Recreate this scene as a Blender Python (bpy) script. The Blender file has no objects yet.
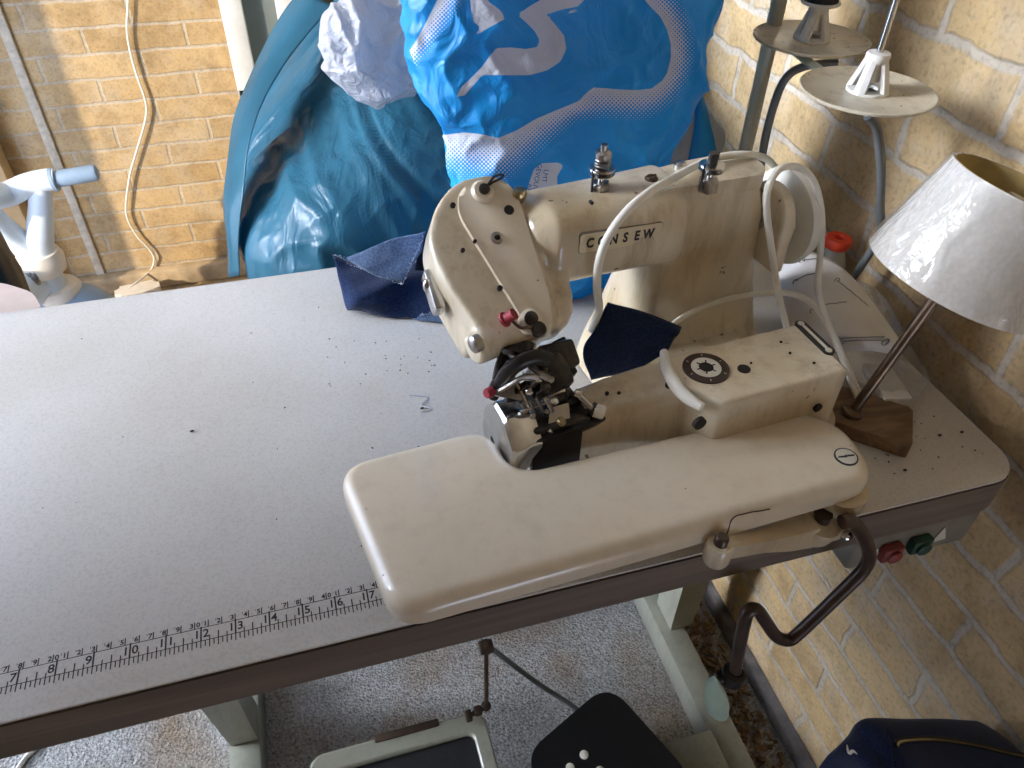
import bpy, bmesh, math, random
from mathutils import Vector, Matrix, Euler, noise
R = random.Random(7)
C = bpy.context.scene.collection
FZ = -0.78                                  # floor, with the table top at z = 0
# ------------------------------------------------------------------ camera (solved from ruler, edges and courses)
F, YAW, PIT, ROL = 769.93, 0.29681, -0.72117, 0.02251
EYE = Vector((0.4366, -0.33203, 0.53624))
fw = Vector((math.sin(YAW)*math.cos(PIT), math.cos(YAW)*math.cos(PIT), math.sin(PIT)))
rt = fw.cross(Vector((0, 0, 1))).normalized(); up = rt.cross(fw)
rt, up = math.cos(ROL)*rt + math.sin(ROL)*up, -math.sin(ROL)*rt + math.cos(ROL)*up
cam = bpy.data.cameras.new('camera'); co = bpy.data.objects.new('camera', cam); C.objects.link(co)
cam.sensor_width = 36; cam.lens = F/1024*36; cam.clip_start = 0.01
co.matrix_world = Matrix(((rt.x, up.x, -fw.x, EYE.x), (rt.y, up.y, -fw.y, EYE.y), (rt.z, up.z, -fw.z, EYE.z), (0, 0, 0, 1)))
bpy.context.scene.camera = co
# machine frame: origin on the table, turned a little against the table edge
MO = Vector((0.70, 0.10, 0)); MTH = math.radians(6.5)
MR = Matrix.Rotation(MTH, 3, 'Z'); MRi = MR.transposed()
def ray(px, py): return fw + (px-512)/F*rt - (py-384)/F*up
def at(px, py, x=None, y=None, z=None):      # a point of the photograph on a world plane
    d = ray(px, py)
    t = (x-EYE.x)/d.x if x is not None else (y-EYE.y)/d.y if y is not None else (z-EYE.z)/d.z
    return EYE + d*t
def ml(px, py, x=None, y=None, z=None):      # the same in the machine frame
    d = MRi @ ray(px, py); e = MRi @ (EYE-MO)
    t = (x-e.x)/d.x if x is not None else (y-e.y)/d.y if y is not None else (z-e.z)/d.z
    return e + d*t
def w2m(p): return MRi @ (Vector(p)-MO)
def m2w(p): return MR @ Vector(p) + MO
# ------------------------------------------------------------------ materials
def nt(name):
    m = bpy.data.materials.new(name); m.use_nodes = True; t = m.node_tree
    return m, t, t.nodes['Principled BSDF']
def setp(b, **k):
    for a, v in k.items(): b.inputs[a.replace('_', ' ')].default_value = v
def col(c): return (c[0], c[1], c[2], 1)
def node(t, ty, **k):
    n = t.nodes.new(ty)
    for a, v in k.items():
        if a in n.inputs: n.inputs[a].default_value = v
        else: setattr(n, a, v)
    return n
def ramp(t, src, stops):
    r = t.nodes.new('ShaderNodeValToRGB'); e = r.color_ramp.elements
    while len(e) < len(stops): e.new(0.5)
    for i, (p, c) in enumerate(stops): e[i].position = p; e[i].color = col(c) if len(c) == 3 else c
    t.links.new(src, r.inputs[0]); return r
def mixc(t, fac, a, b, mode='MIX'):
    m = t.nodes.new('ShaderNodeMix'); m.data_type = 'RGBA'; m.blend_type = mode
    for s, i in ((fac, 0), (a, 6), (b, 7)):
        if hasattr(s, 'links') or isinstance(s, bpy.types.NodeSocket): t.links.new(s, m.inputs[i])
        else: m.inputs[i].default_value = s if i == 0 else col(s)
    return m.outputs[2]
def simple(name, c, rough=0.5, metal=0.0, spec=0.5, var=0.12, scale=40, bump=0.0, bscale=None, coat=0.0, trans=0.0):
    m, t, b = nt(name)
    tc = node(t, 'ShaderNodeTexCoord'); n = node(t, 'ShaderNodeTexNoise', Scale=scale, Detail=5.0)
    t.links.new(tc.outputs['Object'], n.inputs['Vector'])
    lo = tuple(max(0, x*(1-var)) for x in c); hi = tuple(min(1, x*(1+var)) for x in c)
    r = ramp(t, n.outputs[0], [(0.3, lo), (0.7, hi)])
    t.links.new(r.outputs[0], b.inputs['Base Color'])
    setp(b, Roughness=rough, Metallic=metal); b.inputs['Specular IOR Level'].default_value = spec
    b.inputs['Coat Weight'].default_value = coat; b.inputs['Transmission Weight'].default_value = trans
    if bump:
        n2 = node(t, 'ShaderNodeTexNoise', Scale=bscale or scale*4, Detail=6.0); t.links.new(tc.outputs['Object'], n2.inputs['Vector'])
        bp = node(t, 'ShaderNodeBump', Strength=bump, Distance=0.002); t.links.new(n2.outputs[0], bp.inputs['Height'])
        t.links.new(bp.outputs[0], b.inputs['Normal'])
    return m
def paint(name, c, stain, rust, spots=0.66, rough=0.32, grime=0.6):
    m, t, b = nt(name)
    tc = node(t, 'ShaderNodeTexCoord')
    n1 = node(t, 'ShaderNodeTexNoise', Scale=9.0, Detail=4.0); n2 = node(t, 'ShaderNodeTexNoise', Scale=95.0, Detail=3.0); n3 = node(t, 'ShaderNodeTexNoise', Scale=28.0, Detail=6.0)
    for n in (n1, n2, n3): t.links.new(tc.outputs['Object'], n.inputs['Vector'])
    f1 = ramp(t, n1.outputs[0], [(0.35, (0, 0, 0)), (0.75, (grime,)*3)])
    base = mixc(t, f1.outputs[0], c, stain)
    mp = node(t, 'ShaderNodeMapping'); mp.inputs['Scale'].default_value = (1, 1, .22); t.links.new(tc.outputs['Object'], mp.inputs[0])
    n5 = node(t, 'ShaderNodeTexNoise', Scale=55.0, Detail=6.0, Roughness=0.7); t.links.new(mp.outputs[0], n5.inputs['Vector'])
    f5 = ramp(t, n5.outputs[0], [(0.48, (0, 0, 0)), (0.75, (grime*.75,)*3)]); base = mixc(t, f5.outputs[0], base, tuple(x*0.72 for x in stain))
    f3 = ramp(t, n3.outputs[0], [(0.6, (0, 0, 0)), (0.8, (0.35,)*3)])
    base = mixc(t, f3.outputs[0], base, tuple(x*0.6 for x in stain))
    f2 = ramp(t, n2.outputs[0], [(spots, (0, 0, 0)), (spots+0.03, (0.85,)*3)])
    base = mixc(t, f2.outputs[0], base, rust)
    t.links.new(base, b.inputs['Base Color']); setp(b, Roughness=rough); b.inputs['Coat Weight'].default_value = 0.6; b.inputs['Coat Roughness'].default_value = 0.10
    bp = node(t, 'ShaderNodeBump', Strength=0.12, Distance=0.001); t.links.new(n3.outputs[0], bp.inputs['Height']); t.links.new(bp.outputs[0], b.inputs['Normal'])
    return m
def bricks(name, axis, width, row, off, c1, c2, cm, mortar=0.006, wob=0.004, bump=0.6):
    m, t, b = nt(name)
    g = node(t, 'ShaderNodeTexCoord'); s = node(t, 'ShaderNodeSeparateXYZ'); cb = node(t, 'ShaderNodeCombineXYZ')
    t.links.new(g.outputs['Object'], s.inputs[0])
    for src, dst, o in ((axis, 'X', off[0]), ('Z' if axis != 'XY' else 'Y', 'Y', off[1])):
        ad = node(t, 'ShaderNodeMath', operation='SUBTRACT'); ad.inputs[1].default_value = o
        t.links.new(s.outputs[src if src != 'XY' else 'X'], ad.inputs[0]); t.links.new(ad.outputs[0], cb.inputs[dst])
    nz = node(t, 'ShaderNodeTexNoise', Scale=22.0, Detail=4.0); t.links.new(g.outputs['Object'], nz.inputs['Vector'])
    sub = node(t, 'ShaderNodeVectorMath', operation='SUBTRACT'); sub.inputs[1].default_value = (.5, .5, .5); t.links.new(nz.outputs['Color'], sub.inputs[0])
    sc = node(t, 'ShaderNodeVectorMath', operation='SCALE'); sc.inputs['Scale'].default_value = wob*2; t.links.new(sub.outputs[0], sc.inputs[0])
    va = node(t, 'ShaderNodeVectorMath', operation='ADD'); t.links.new(cb.outputs[0], va.inputs[0]); t.links.new(sc.outputs[0], va.inputs[1])
    br = node(t, 'ShaderNodeTexBrick', offset=0.5, offset_frequency=2)
    for k, v in (('Scale', 1.0), ('Mortar Size', mortar), ('Mortar Smooth', 0.6), ('Bias', -0.1), ('Brick Width', width), ('Row Height', row), ('Color1', col(c1)), ('Color2', col(c2)), ('Mortar', col(cm))):
        br.inputs[k].default_value = v
    t.links.new(va.outputs[0], br.inputs['Vector'])
    n2 = node(t, 'ShaderNodeTexNoise', Scale=14.0, Detail=8.0, Roughness=0.7); t.links.new(g.outputs['Object'], n2.inputs['Vector'])
    r2 = ramp(t, n2.outputs[0], [(0.32, (0.66, 0.64, 0.62)), (0.55, (1, 1, 1)), (0.8, (1.12, 1.1, 1.05))])
    cc = mixc(t, 1.0, br.outputs['Color'], r2.outputs[0], 'MULTIPLY')
    n4 = node(t, 'ShaderNodeTexNoise', Scale=9.0, Detail=7.0, Roughness=0.65); t.links.new(g.outputs['Object'], n4.inputs['Vector'])
    smear = ramp(t, n4.outputs[0], [(0.50, (0, 0, 0)), (0.72, (0.55,)*3)])
    cc = mixc(t, smear.outputs[0], cc, cm)
    n3 = node(t, 'ShaderNodeTexNoise', Scale=160.0, Detail=6.0); t.links.new(g.outputs['Object'], n3.inputs['Vector'])
    r3 = ramp(t, n3.outputs[0], [(0.3, (0.72,)*3), (0.5, (1, 1, 1))]); cc = mixc(t, 0.8, cc, r3.outputs[0], 'MULTIPLY')
    t.links.new(cc, b.inputs['Base Color']); setp(b, Roughness=0.92); b.inputs['Specular IOR Level'].default_value = 0.15
    inv = node(t, 'ShaderNodeMath', operation='MULTIPLY_ADD'); inv.inputs[1].default_value = -0.8; inv.inputs[2].default_value = 1.0; t.links.new(br.outputs['Fac'], inv.inputs[0])
    ad = node(t, 'ShaderNodeMath', operation='MULTIPLY_ADD'); ad.inputs[1].default_value = 0.35; t.links.new(n3.outputs[0], ad.inputs[0]); t.links.new(inv.outputs[0], ad.inputs[2])
    ad2 = node(t, 'ShaderNodeMath', operation='MULTIPLY_ADD'); ad2.inputs[1].default_value = 0.8; t.links.new(n2.outputs[0], ad2.inputs[0]); t.links.new(ad.outputs[0], ad2.inputs[2])
    bp = node(t, 'ShaderNodeBump', Strength=bump, Distance=0.006); t.links.new(ad2.outputs[0], bp.inputs['Height']); t.links.new(bp.outputs[0], b.inputs['Normal'])
    return m
def film(name, c, rough=0.22, trans=0.0, alpha=1.0, sub=0.25, bscale=35, bump=0.35, var=0.25, stretch=None, rot=(0, 0, 0)):
    m, t, b = nt(name)                        # thin plastic: glossy, lets some light through
    g = node(t, 'ShaderNodeTexCoord'); n = node(t, 'ShaderNodeTexNoise', Scale=7.0, Detail=4.0); t.links.new(g.outputs['Object'], n.inputs['Vector'])
    r = ramp(t, n.outputs[0], [(0.3, tuple(x*(1-var) for x in c)), (0.7, tuple(min(1, x*(1+var)) for x in c))])
    t.links.new(r.outputs[0], b.inputs['Base Color']); setp(b, Roughness=rough, Alpha=alpha); b.inputs['Specular IOR Level'].default_value = 0.38; b.inputs['Transmission Weight'].default_value = trans
    n2 = node(t, 'ShaderNodeTexNoise', Scale=float(bscale), Detail=3.0, Distortion=1.2); mp = node(t, 'ShaderNodeMapping'); mp.inputs['Scale'].default_value = stretch or (1, 1, 1); mp.inputs['Rotation'].default_value = rot
    t.links.new(g.outputs['Object'], mp.inputs[0]); t.links.new(mp.outputs[0], n2.inputs['Vector'])
    bp = node(t, 'ShaderNodeBump', Strength=bump, Distance=0.01); t.links.new(n2.outputs[0], bp.inputs['Height']); t.links.new(bp.outputs[0], b.inputs['Normal'])
    if sub:
        tr = node(t, 'ShaderNodeBsdfTranslucent'); t.links.new(r.outputs[0], tr.inputs['Color']); mx = node(t, 'ShaderNodeMixShader'); mx.inputs[0].default_value = sub
        t.links.new(b.outputs[0], mx.inputs[1]); t.links.new(tr.outputs[0], mx.inputs[2]); t.links.new(mx.outputs[0], t.nodes['Material Output'].inputs[0])
    return m
CREAM = (0.70, 0.63, 0.48)
M = {}
M['cream'] = paint('cream_enamel', (0.70, 0.63, 0.49), (0.44, 0.32, 0.165), (0.10, 0.05, 0.025), spots=0.71, grime=0.95)
M['cream_clean'] = paint('cream_enamel_plate', (0.70, 0.62, 0.49), (0.62, 0.52, 0.37), (0.12, 0.06, 0.03), spots=0.745, grime=0.4)
M['bone'] = simple('bone_plastic', (0.74, 0.71, 0.62), 0.4, var=0.06)
M['white_plastic'] = simple('white_plastic', (0.82, 0.81, 0.77), 0.35, var=0.05)
M['cord'] = simple('white_cord', (0.76, 0.73, 0.64), 0.45, var=0.06)
M['chrome'] = simple('worn_chrome', (0.62, 0.62, 0.62), 0.22, 1.0, var=0.2, scale=60)
M['steel'] = simple('dull_steel', (0.36, 0.34, 0.32), 0.32, 1.0, var=0.35, scale=120)
M['darksteel'] = simple('oiled_steel', (0.045, 0.04, 0.037), 0.28, 0.7, var=0.4, scale=90, bump=0.2)
M['blacksteel'] = simple('black_iron', (0.018, 0.017, 0.018), 0.35, 0.3, var=0.3)
M['brass'] = simple('old_brass', (0.42, 0.34, 0.2), 0.3, 1.0, var=0.25)
M['black'] = simple('black_plastic', (0.012, 0.012, 0.013), 0.45, var=0.3)
M['hole'] = simple('hole_black', (0.012, 0.008, 0.006), 0.8)
M['ink'] = simple('black_ink', (0.02, 0.018, 0.02), 0.6)
M['red'] = simple('red_felt', (0.30, 0.025, 0.04), 0.6)
M['redcap'] = simple('red_cap', (0.75, 0.06, 0.02), 0.4)
M['redbutton'] = simple('red_button', (0.22, 0.035, 0.03), 0.5)
M['greenbutton'] = simple('green_button', (0.01, 0.05, 0.03), 0.5)
M['labelwhite'] = simple('white_label', (0.62, 0.58, 0.48), 0.6)
M['plateivory'] = simple('ivory_nameplate', (0.66, 0.58, 0.40), 0.4)
M['mint'] = simple('pale_green_enamel', (0.42, 0.55, 0.45), 0.4, var=0.08)
M['standpaint'] = paint('grey_green_enamel', (0.37, 0.38, 0.31), (0.28, 0.27, 0.20), (0.12, 0.08, 0.05), spots=0.76, rough=0.4)
M['polepaint'] = paint('pale_green_tube', (0.52, 0.52, 0.42), (0.44, 0.42, 0.32), (0.15, 0.1, 0.06), spots=0.78, rough=0.35)
M['disc'] = paint('dusty_cream_disc', (0.66, 0.60, 0.46), (0.40, 0.31, 0.20), (0.08, 0.05, 0.03), spots=0.68, rough=0.5, grime=1.0)
M['greycable'] = simple('grey_cable', (0.15, 0.16, 0.165), 0.5)
M['darkcable'] = simple('dark_cable', (0.03, 0.03, 0.035), 0.5)
M['bronze'] = simple('brown_steel_tube', (0.17, 0.12, 0.085), 0.35, 0.8, var=0.35)
M['rust'] = simple('rusty_iron', (0.06, 0.036, 0.022), 0.7, 0.3, var=0.4)
M['leverpaint'] = simple('dark_brown_lever', (0.055, 0.033, 0.024), 0.32, 0.2, var=0.4)
M['paleblue'] = simple('pale_blue_plastic', (0.72, 0.80, 0.88), 0.45, var=0.04)
M['greyblue'] = simple('grey_blue_plastic', (0.27, 0.37, 0.50), 0.5, var=0.06)
M['ivory'] = simple('ivory_plastic', (0.78, 0.72, 0.64), 0.45, var=0.05)
M['pinkish'] = simple('beige_pink_plastic', (0.60, 0.48, 0.42), 0.5, var=0.06)
M['threadblack'] = simple('black_thread', (0.008, 0.008, 0.012), 0.6, bump=0.6, bscale=600)
M['paper'] = simple('white_paper', (0.74, 0.72, 0.70), 0.7, var=0.05)
M['paperprint'] = simple('paper_print_grey', (0.22, 0.22, 0.24), 0.7)
M['windowframe'] = simple('white_window_paint', (0.80, 0.80, 0.76), 0.4, var=0.05)
M['wood'] = simple('pale_timber', (0.50, 0.36, 0.20), 0.7, var=0.2, scale=14)
def stretchwood(name, a, b, c, stretch=(3, 60, 60), rough=0.55):
    m, t, bs = nt(name); g = node(t, 'ShaderNodeTexCoord'); mp = node(t, 'ShaderNodeMapping'); mp.inputs['Scale'].default_value = stretch
    n = node(t, 'ShaderNodeTexNoise', Scale=1.0, Detail=6.0, Distortion=0.6)
    t.links.new(g.outputs['Object'], mp.inputs[0]); t.links.new(mp.outputs[0], n.inputs['Vector'])
    r = ramp(t, n.outputs[0], [(0.3, a), (0.5, b), (0.7, c)]); t.links.new(r.outputs[0], bs.inputs['Base Color']); setp(bs, Roughness=rough)
    return m
M['edge'] = stretchwood('brown_edge_veneer', (0.105, 0.078, 0.06), (0.15, 0.115, 0.088), (0.20, 0.155, 0.12))
M['lampwood'] = stretchwood('walnut_lamp_base', (0.10, 0.055, 0.03), (0.17, 0.10, 0.055), (0.24, 0.15, 0.085), (20, 80, 80))
# laminate: pale grey with fine specks
def laminate():
    m, t, b = nt('grey_laminate'); g = node(t, 'ShaderNodeTexCoord')
    n = node(t, 'ShaderNodeTexNoise', Scale=420.0, Detail=2.0); n2 = node(t, 'ShaderNodeTexNoise', Scale=5.0, Detail=5.0)
    for q in (n, n2): t.links.new(g.outputs['Object'], q.inputs['Vector'])
    r = ramp(t, n.outputs[0], [(0.3, (0.52, 0.50, 0.47)), (0.55, (0.60, 0.58, 0.55))])
    r2 = ramp(t, n2.outputs[0], [(0.35, (0.9, 0.88, 0.85)), (0.6, (1, 1, 1))])
    t.links.new(mixc(t, 1.0, r.outputs[0], r2.outputs[0], 'MULTIPLY'), b.inputs['Base Color']); setp(b, Roughness=0.38)
    rr = ramp(t, n2.outputs[0], [(0.3, (0.5,)*3), (0.7, (0.34,)*3)]); t.links.new(rr.outputs[0], b.inputs['Roughness'])
    return m
M['laminate'] = laminate()
def carpet():
    m, t, b = nt('speckled_grey_carpet'); g = node(t, 'ShaderNodeTexCoord')
    n = node(t, 'ShaderNodeTexNoise', Scale=230.0, Detail=5.0, Roughness=0.75); n2 = node(t, 'ShaderNodeTexNoise', Scale=5.0, Detail=4.0)
    v = node(t, 'ShaderNodeTexVoronoi', Scale=210.0)
    for q in (n, n2, v): t.links.new(g.outputs['Object'], q.inputs['Vector'])
    r = ramp(t, n.outputs[0], [(0.34, (0.22, 0.21, 0.20)), (0.48, (0.56, 0.55, 0.54)), (0.6, (0.78, 0.78, 0.78))])
    r2 = ramp(t, n2.outputs[0], [(0.5, (1, 1, 1)), (0.68, (0.72, 0.58, 0.44))])
    t.links.new(mixc(t, 1.0, r.outputs[0], r2.outputs[0], 'MULTIPLY'), b.inputs['Base Color']); setp(b, Roughness=0.95)
    b.inputs['Specular IOR Level'].default_value = 0.1
    ad = node(t, 'ShaderNodeMath', operation='ADD'); t.links.new(n.outputs[0], ad.inputs[0]); t.links.new(v.outputs['Distance'], ad.inputs[1])
    bp = node(t, 'ShaderNodeBump', Strength=1.0, Distance=0.008); t.links.new(ad.outputs[0], bp.inputs['Height']); t.links.new(bp.outputs[0], b.inputs['Normal'])
    return m
M['carpet'] = carpet()
def denim(name, c, light):
    m, t, b = nt(name); g = node(t, 'ShaderNodeTexCoord')
    n = node(t, 'ShaderNodeTexNoise', Scale=420.0, Detail=3.0); n2 = node(t, 'ShaderNodeTexNoise', Scale=25.0, Detail=4.0)
    for q in (n, n2): t.links.new(g.outputs['Object'], q.inputs['Vector'])
    r = ramp(t, n.outputs[0], [(0.35, c), (0.7, light)]); r2 = ramp(t, n2.outputs[0], [(0.3, (0.75,)*3), (0.7, (1.2,)*3)])
    t.links.new(mixc(t, 1.0, r.outputs[0], r2.outputs[0], 'MULTIPLY'), b.inputs['Base Color']); setp(b, Roughness=0.9)
    b.inputs['Specular IOR Level'].default_value = 0.15; b.inputs['Sheen Weight'].default_value = 0.15
    bp = node(t, 'ShaderNodeBump', Strength=0.5, Distance=0.001); t.links.new(n.outputs[0], bp.inputs['Height']); t.links.new(bp.outputs[0], b.inputs['Normal'])
    return m
M['denim'] = denim('dark_denim', (0.006, 0.014, 0.050), (0.014, 0.033, 0.10))
M['denimback'] = denim('denim_wrong_side', (0.06, 0.095, 0.18), (0.13, 0.19, 0.30))
M['denimdeep'] = denim('deep_navy_denim', (0.004, 0.007, 0.022), (0.010, 0.018, 0.05))
M['fray'] = simple('frayed_thread', (0.42, 0.47, 0.55), 0.8)
M['navy'] = denim('navy_jacket_cloth', (0.008, 0.016, 0.055), (0.018, 0.032, 0.095))
M['teal'] = film('teal_plastic_film', (0.040, 0.160, 0.235), rough=0.27, sub=0.25, bscale=14, bump=0.5, stretch=(2.2, 1.2, .5), rot=(0, math.radians(48), 0))
M['teal'].node_tree.nodes['Principled BSDF'].inputs['IOR'].default_value = 1.38
M['tealfin'] = film('teal_plastic_film_single', (0.06, 0.22, 0.31), rough=0.24, sub=0.5, bscale=16, bump=0.3)
M['whitefilm'] = film('white_plastic_film', (0.72, 0.72, 0.76), rough=0.25, sub=0.35, bscale=60, bump=0.8, var=0.12)
M['palefilm'] = film('pale_grey_film', (0.42, 0.42, 0.42), rough=0.3, sub=0.3, bscale=40, bump=0.5)
def clear(name, tint, fac, rough=.16, gain=.6, bump=.6):
    m, t, b = nt(name); t.nodes.remove(b)
    g = node(t, 'ShaderNodeTexCoord'); n = node(t, 'ShaderNodeTexNoise', Scale=45.0, Detail=3.0, Distortion=1.5); t.links.new(g.outputs['Object'], n.inputs['Vector'])
    bp = node(t, 'ShaderNodeBump', Strength=bump, Distance=0.006); t.links.new(n.outputs[0], bp.inputs['Height'])
    gl = node(t, 'ShaderNodeBsdfGlossy'); gl.inputs['Roughness'].default_value = rough; gl.inputs['Color'].default_value = (1, 1, 1, 1)
    df = node(t, 'ShaderNodeBsdfDiffuse'); df.inputs['Color'].default_value = col(tint); tp = node(t, 'ShaderNodeBsdfTransparent')
    t.links.new(bp.outputs[0], gl.inputs['Normal'])
    lw = node(t, 'ShaderNodeLayerWeight'); lw.inputs['Blend'].default_value = 0.35; t.links.new(bp.outputs[0], lw.inputs['Normal'])
    m1 = node(t, 'ShaderNodeMixShader'); m1.inputs[0].default_value = fac; t.links.new(tp.outputs[0], m1.inputs[1]); t.links.new(df.outputs[0], m1.inputs[2])
    m2 = node(t, 'ShaderNodeMixShader'); sc = node(t, 'ShaderNodeMath', operation='MULTIPLY_ADD'); sc.inputs[1].default_value = gain; sc.inputs[2].default_value = 0.03
    t.links.new(lw.outputs['Fresnel'], sc.inputs[0]); t.links.new(sc.outputs[0], m2.inputs[0]); t.links.new(m1.outputs[0], m2.inputs[1]); t.links.new(gl.outputs[0], m2.inputs[2])
    t.links.new(m2.outputs[0], t.nodes['Material Output'].inputs[0]); return m
M['clear'] = clear('clear_plastic_film', (0.75, 0.75, 0.72), 0.14)
M['wrap'] = clear('crinkled_cellophane', (0.8, 0.8, 0.8), 0.04, .10, .38, .35)
M['glass'] = simple('grey_window_glass', (0.20, 0.23, 0.22), 0.12, spec=0.6, var=0.2, scale=6)
def lampshade():
    m, t, b = nt('cellophane_wrapped_shade'); g = node(t, 'ShaderNodeTexCoord')
    n = node(t, 'ShaderNodeTexNoise', Scale=260.0, Detail=2.0); t.links.new(g.outputs['Object'], n.inputs['Vector'])
    r = ramp(t, n.outputs[0], [(0.3, (0.66, 0.62, 0.56)), (0.7, (0.74, 0.71, 0.65))]); t.links.new(r.outputs[0], b.inputs['Base Color']); setp(b, Roughness=0.7)
    mp = node(t, 'ShaderNodeMapping'); mp.inputs['Scale'].default_value = (34, 34, 9); mp.inputs['Rotation'].default_value = (0.5, 0.6, 0.2); t.links.new(g.outputs['Object'], mp.inputs[0])
    n2 = node(t, 'ShaderNodeTexNoise', Scale=1.6, Detail=4.0, Distortion=2.0); t.links.new(mp.outputs[0], n2.inputs['Vector'])
    bp = node(t, 'ShaderNodeBump', Strength=1.0, Distance=0.02); t.links.new(n2.outputs[0], bp.inputs['Height'])
    b.inputs['Coat Weight'].default_value = 1.0; b.inputs['Coat Roughness'].default_value = 0.08; b.inputs['Coat IOR'].default_value = 1.7; t.links.new(bp.outputs[0], b.inputs['Coat Normal'])
    return m
M['shade'] = lampshade()
M['shadein'] = simple('yellowed_shade_lining', (0.50, 0.38, 0.16), 0.8, var=0.2)
# ------------------------------------------------------------------ geometry helpers
def cr(pts, n=8):                             # Catmull-Rom through the points
    P = [Vector(p) for p in pts]; P = [P[0]*2-P[1]] + P + [P[-1]*2-P[-2]]; out = []
    for i in range(1, len(P)-2):
        for k in range(n):
            t = k/n; a, b, c, d = P[i-1], P[i], P[i+1], P[i+2]
            out.append(0.5*((2*b) + (c-a)*t + (2*a-5*b+4*c-d)*t*t + (3*b-a-3*c+d)*t**3))
    out.append(P[-2].copy()); return out
class MB:
    def __init__(s): s.b = bmesh.new()
    def ring_loft(s, rings, cap=True, closed=True):
        vs = [[s.b.verts.new(p) for p in r] for r in rings]; n = len(vs[0])
        for a, b in zip(vs, vs[1:]):
            for i in range(n if closed else n-1): s.b.faces.new((a[i], a[(i+1) % n], b[(i+1) % n], b[i]))
        if cap and closed:
            s.b.faces.new(list(reversed(vs[0]))); s.b.faces.new(vs[-1])
        return s
    def tube(s, path, r, seg=10, n=None, flat=1.0, cap=True):
        P = [Vector(p) for p in path]; rings = []; prev = None
        for i, p in enumerate(P):
            t = (P[min(i+1, len(P)-1)]-P[max(i-1, 0)]).normalized()
            if prev is None: u = t.orthogonal().normalized() if n is None else (Vector(n)-t*Vector(n).dot(t)).normalized()
            else: u = (prev - t*prev.dot(t)).normalized()
            prev = u; v = t.cross(u); rr = r[i] if isinstance(r, (list, tuple)) else r
            rings.append([p + rr*(math.cos(a)*u + flat*math.sin(a)*v) for a in (2*math.pi*k/seg for k in range(seg))])
        return s.ring_loft(rings, cap)
    def lathe(s, prof, o=(0, 0, 0), axis=(0, 0, 1), seg=28, cap=True):
        o = Vector(o); q = Vector((0, 0, 1)).rotation_difference(Vector(axis).normalized())
        return s.ring_loft([[o + q @ Vector((r*math.cos(a), r*math.sin(a), z)) for a in (2*math.pi*k/seg for k in range(seg))] for r, z in prof], cap)
    def box(s, c, size, rot=None, bev=0.0, seg=2):
        c = Vector(c); m = rot.to_matrix() if isinstance(rot, Euler) else (rot or Matrix.Identity(3)); t = bmesh.new(); bmesh.ops.create_cube(t, size=1)
        for v in t.verts: v.co = Vector((v.co.x*size[0], v.co.y*size[1], v.co.z*size[2]))
        if bev: bmesh.ops.bevel(t, geom=list(t.edges), offset=bev, segments=seg, profile=0.5, affect='EDGES')
        for v in t.verts: v.co = m @ v.co + c
        return s.merge(t)
    def prism(s, poly, z0, z1, top=0.0, bot=0.0, seg=4, mat=None):
        t = bmesh.new(); lo = [t.verts.new((p[0], p[1], z0)) for p in poly]; hi = [t.verts.new((p[0], p[1], z1)) for p in poly]; n = len(poly)
        t.faces.new(list(reversed(lo))); t.faces.new(hi)
        for i in range(n): t.faces.new((lo[i], lo[(i+1) % n], hi[(i+1) % n], hi[i]))
        t.edges.ensure_lookup_table()
        for vs, o in ((hi, top), (lo, bot)):
            if o:
                es = [e for e in t.edges if e.verts[0] in vs and e.verts[1] in vs]
                bmesh.ops.bevel(t, geom=es, offset=o, segments=seg, profile=0.5, affect='EDGES', clamp_overlap=True)
        if mat is not None: bmesh.ops.transform(t, matrix=mat, verts=t.verts)
        return s.merge(t)
    def ball(s, c, r, sc=(1, 1, 1), sub=3):
        t = bmesh.new(); bmesh.ops.create_icosphere(t, subdivisions=sub, radius=r)
        for v in t.verts: v.co = Vector((v.co.x*sc[0], v.co.y*sc[1], v.co.z*sc[2])) + Vector(c)
        return s.merge(t)
    def merge(s, t):
        bmesh.ops.recalc_face_normals(t, faces=t.faces)
        me = bpy.data.meshes.new('tmp'); t.to_mesh(me); t.free(); s.b.from_mesh(me); bpy.data.meshes.remove(me); return s
    def build(s, name, mat, parent=None, smooth=40, recalc=True):
        if recalc: bmesh.ops.recalc_face_normals(s.b, faces=s.b.faces)
        me = bpy.data.meshes.new(name); s.b.to_mesh(me); s.b.free()
        if smooth:
            for p in me.polygons: p.use_smooth = True
            me.set_sharp_from_angle(angle=math.radians(smooth))
        o = bpy.data.objects.new(name, me); C.objects.link(o); me.materials.append(M[mat] if isinstance(mat, str) else mat)
        if parent: o.parent = parent
        return o
def voxel(mb, size, it):                      # fuse overlapping volumes into one cast surface
    me = bpy.data.meshes.new('v'); bmesh.ops.recalc_face_normals(mb.b, faces=mb.b.faces); mb.b.to_mesh(me); mb.b.free()
    o = bpy.data.objects.new('v', me); C.objects.link(o)
    m = o.modifiers.new('r', 'REMESH'); m.mode = 'VOXEL'; m.voxel_size = size
    m2 = o.modifiers.new('s', 'SMOOTH'); m2.factor = 0.5; m2.iterations = it
    dg = bpy.context.evaluated_depsgraph_get(); dg.update(); me2 = bpy.data.meshes.new_from_object(o.evaluated_get(dg))
    bpy.data.objects.remove(o); nb = MB(); nb.b.from_mesh(me2); return nb
def text_mesh(body, size, ext=0.0003, bold=0.0):
    cu = bpy.data.curves.new('t', 'FONT'); cu.body = body; cu.size = size; cu.extrude = ext; cu.offset = bold; cu.align_x = 'CENTER'; cu.align_y = 'CENTER'; cu.resolution_u = 3
    o = bpy.data.objects.new('t', cu); C.objects.link(o); dg = bpy.context.evaluated_depsgraph_get(); dg.update()
    me = bpy.data.meshes.new_from_object(o.evaluated_get(dg)); bpy.data.objects.remove(o); return me
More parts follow.
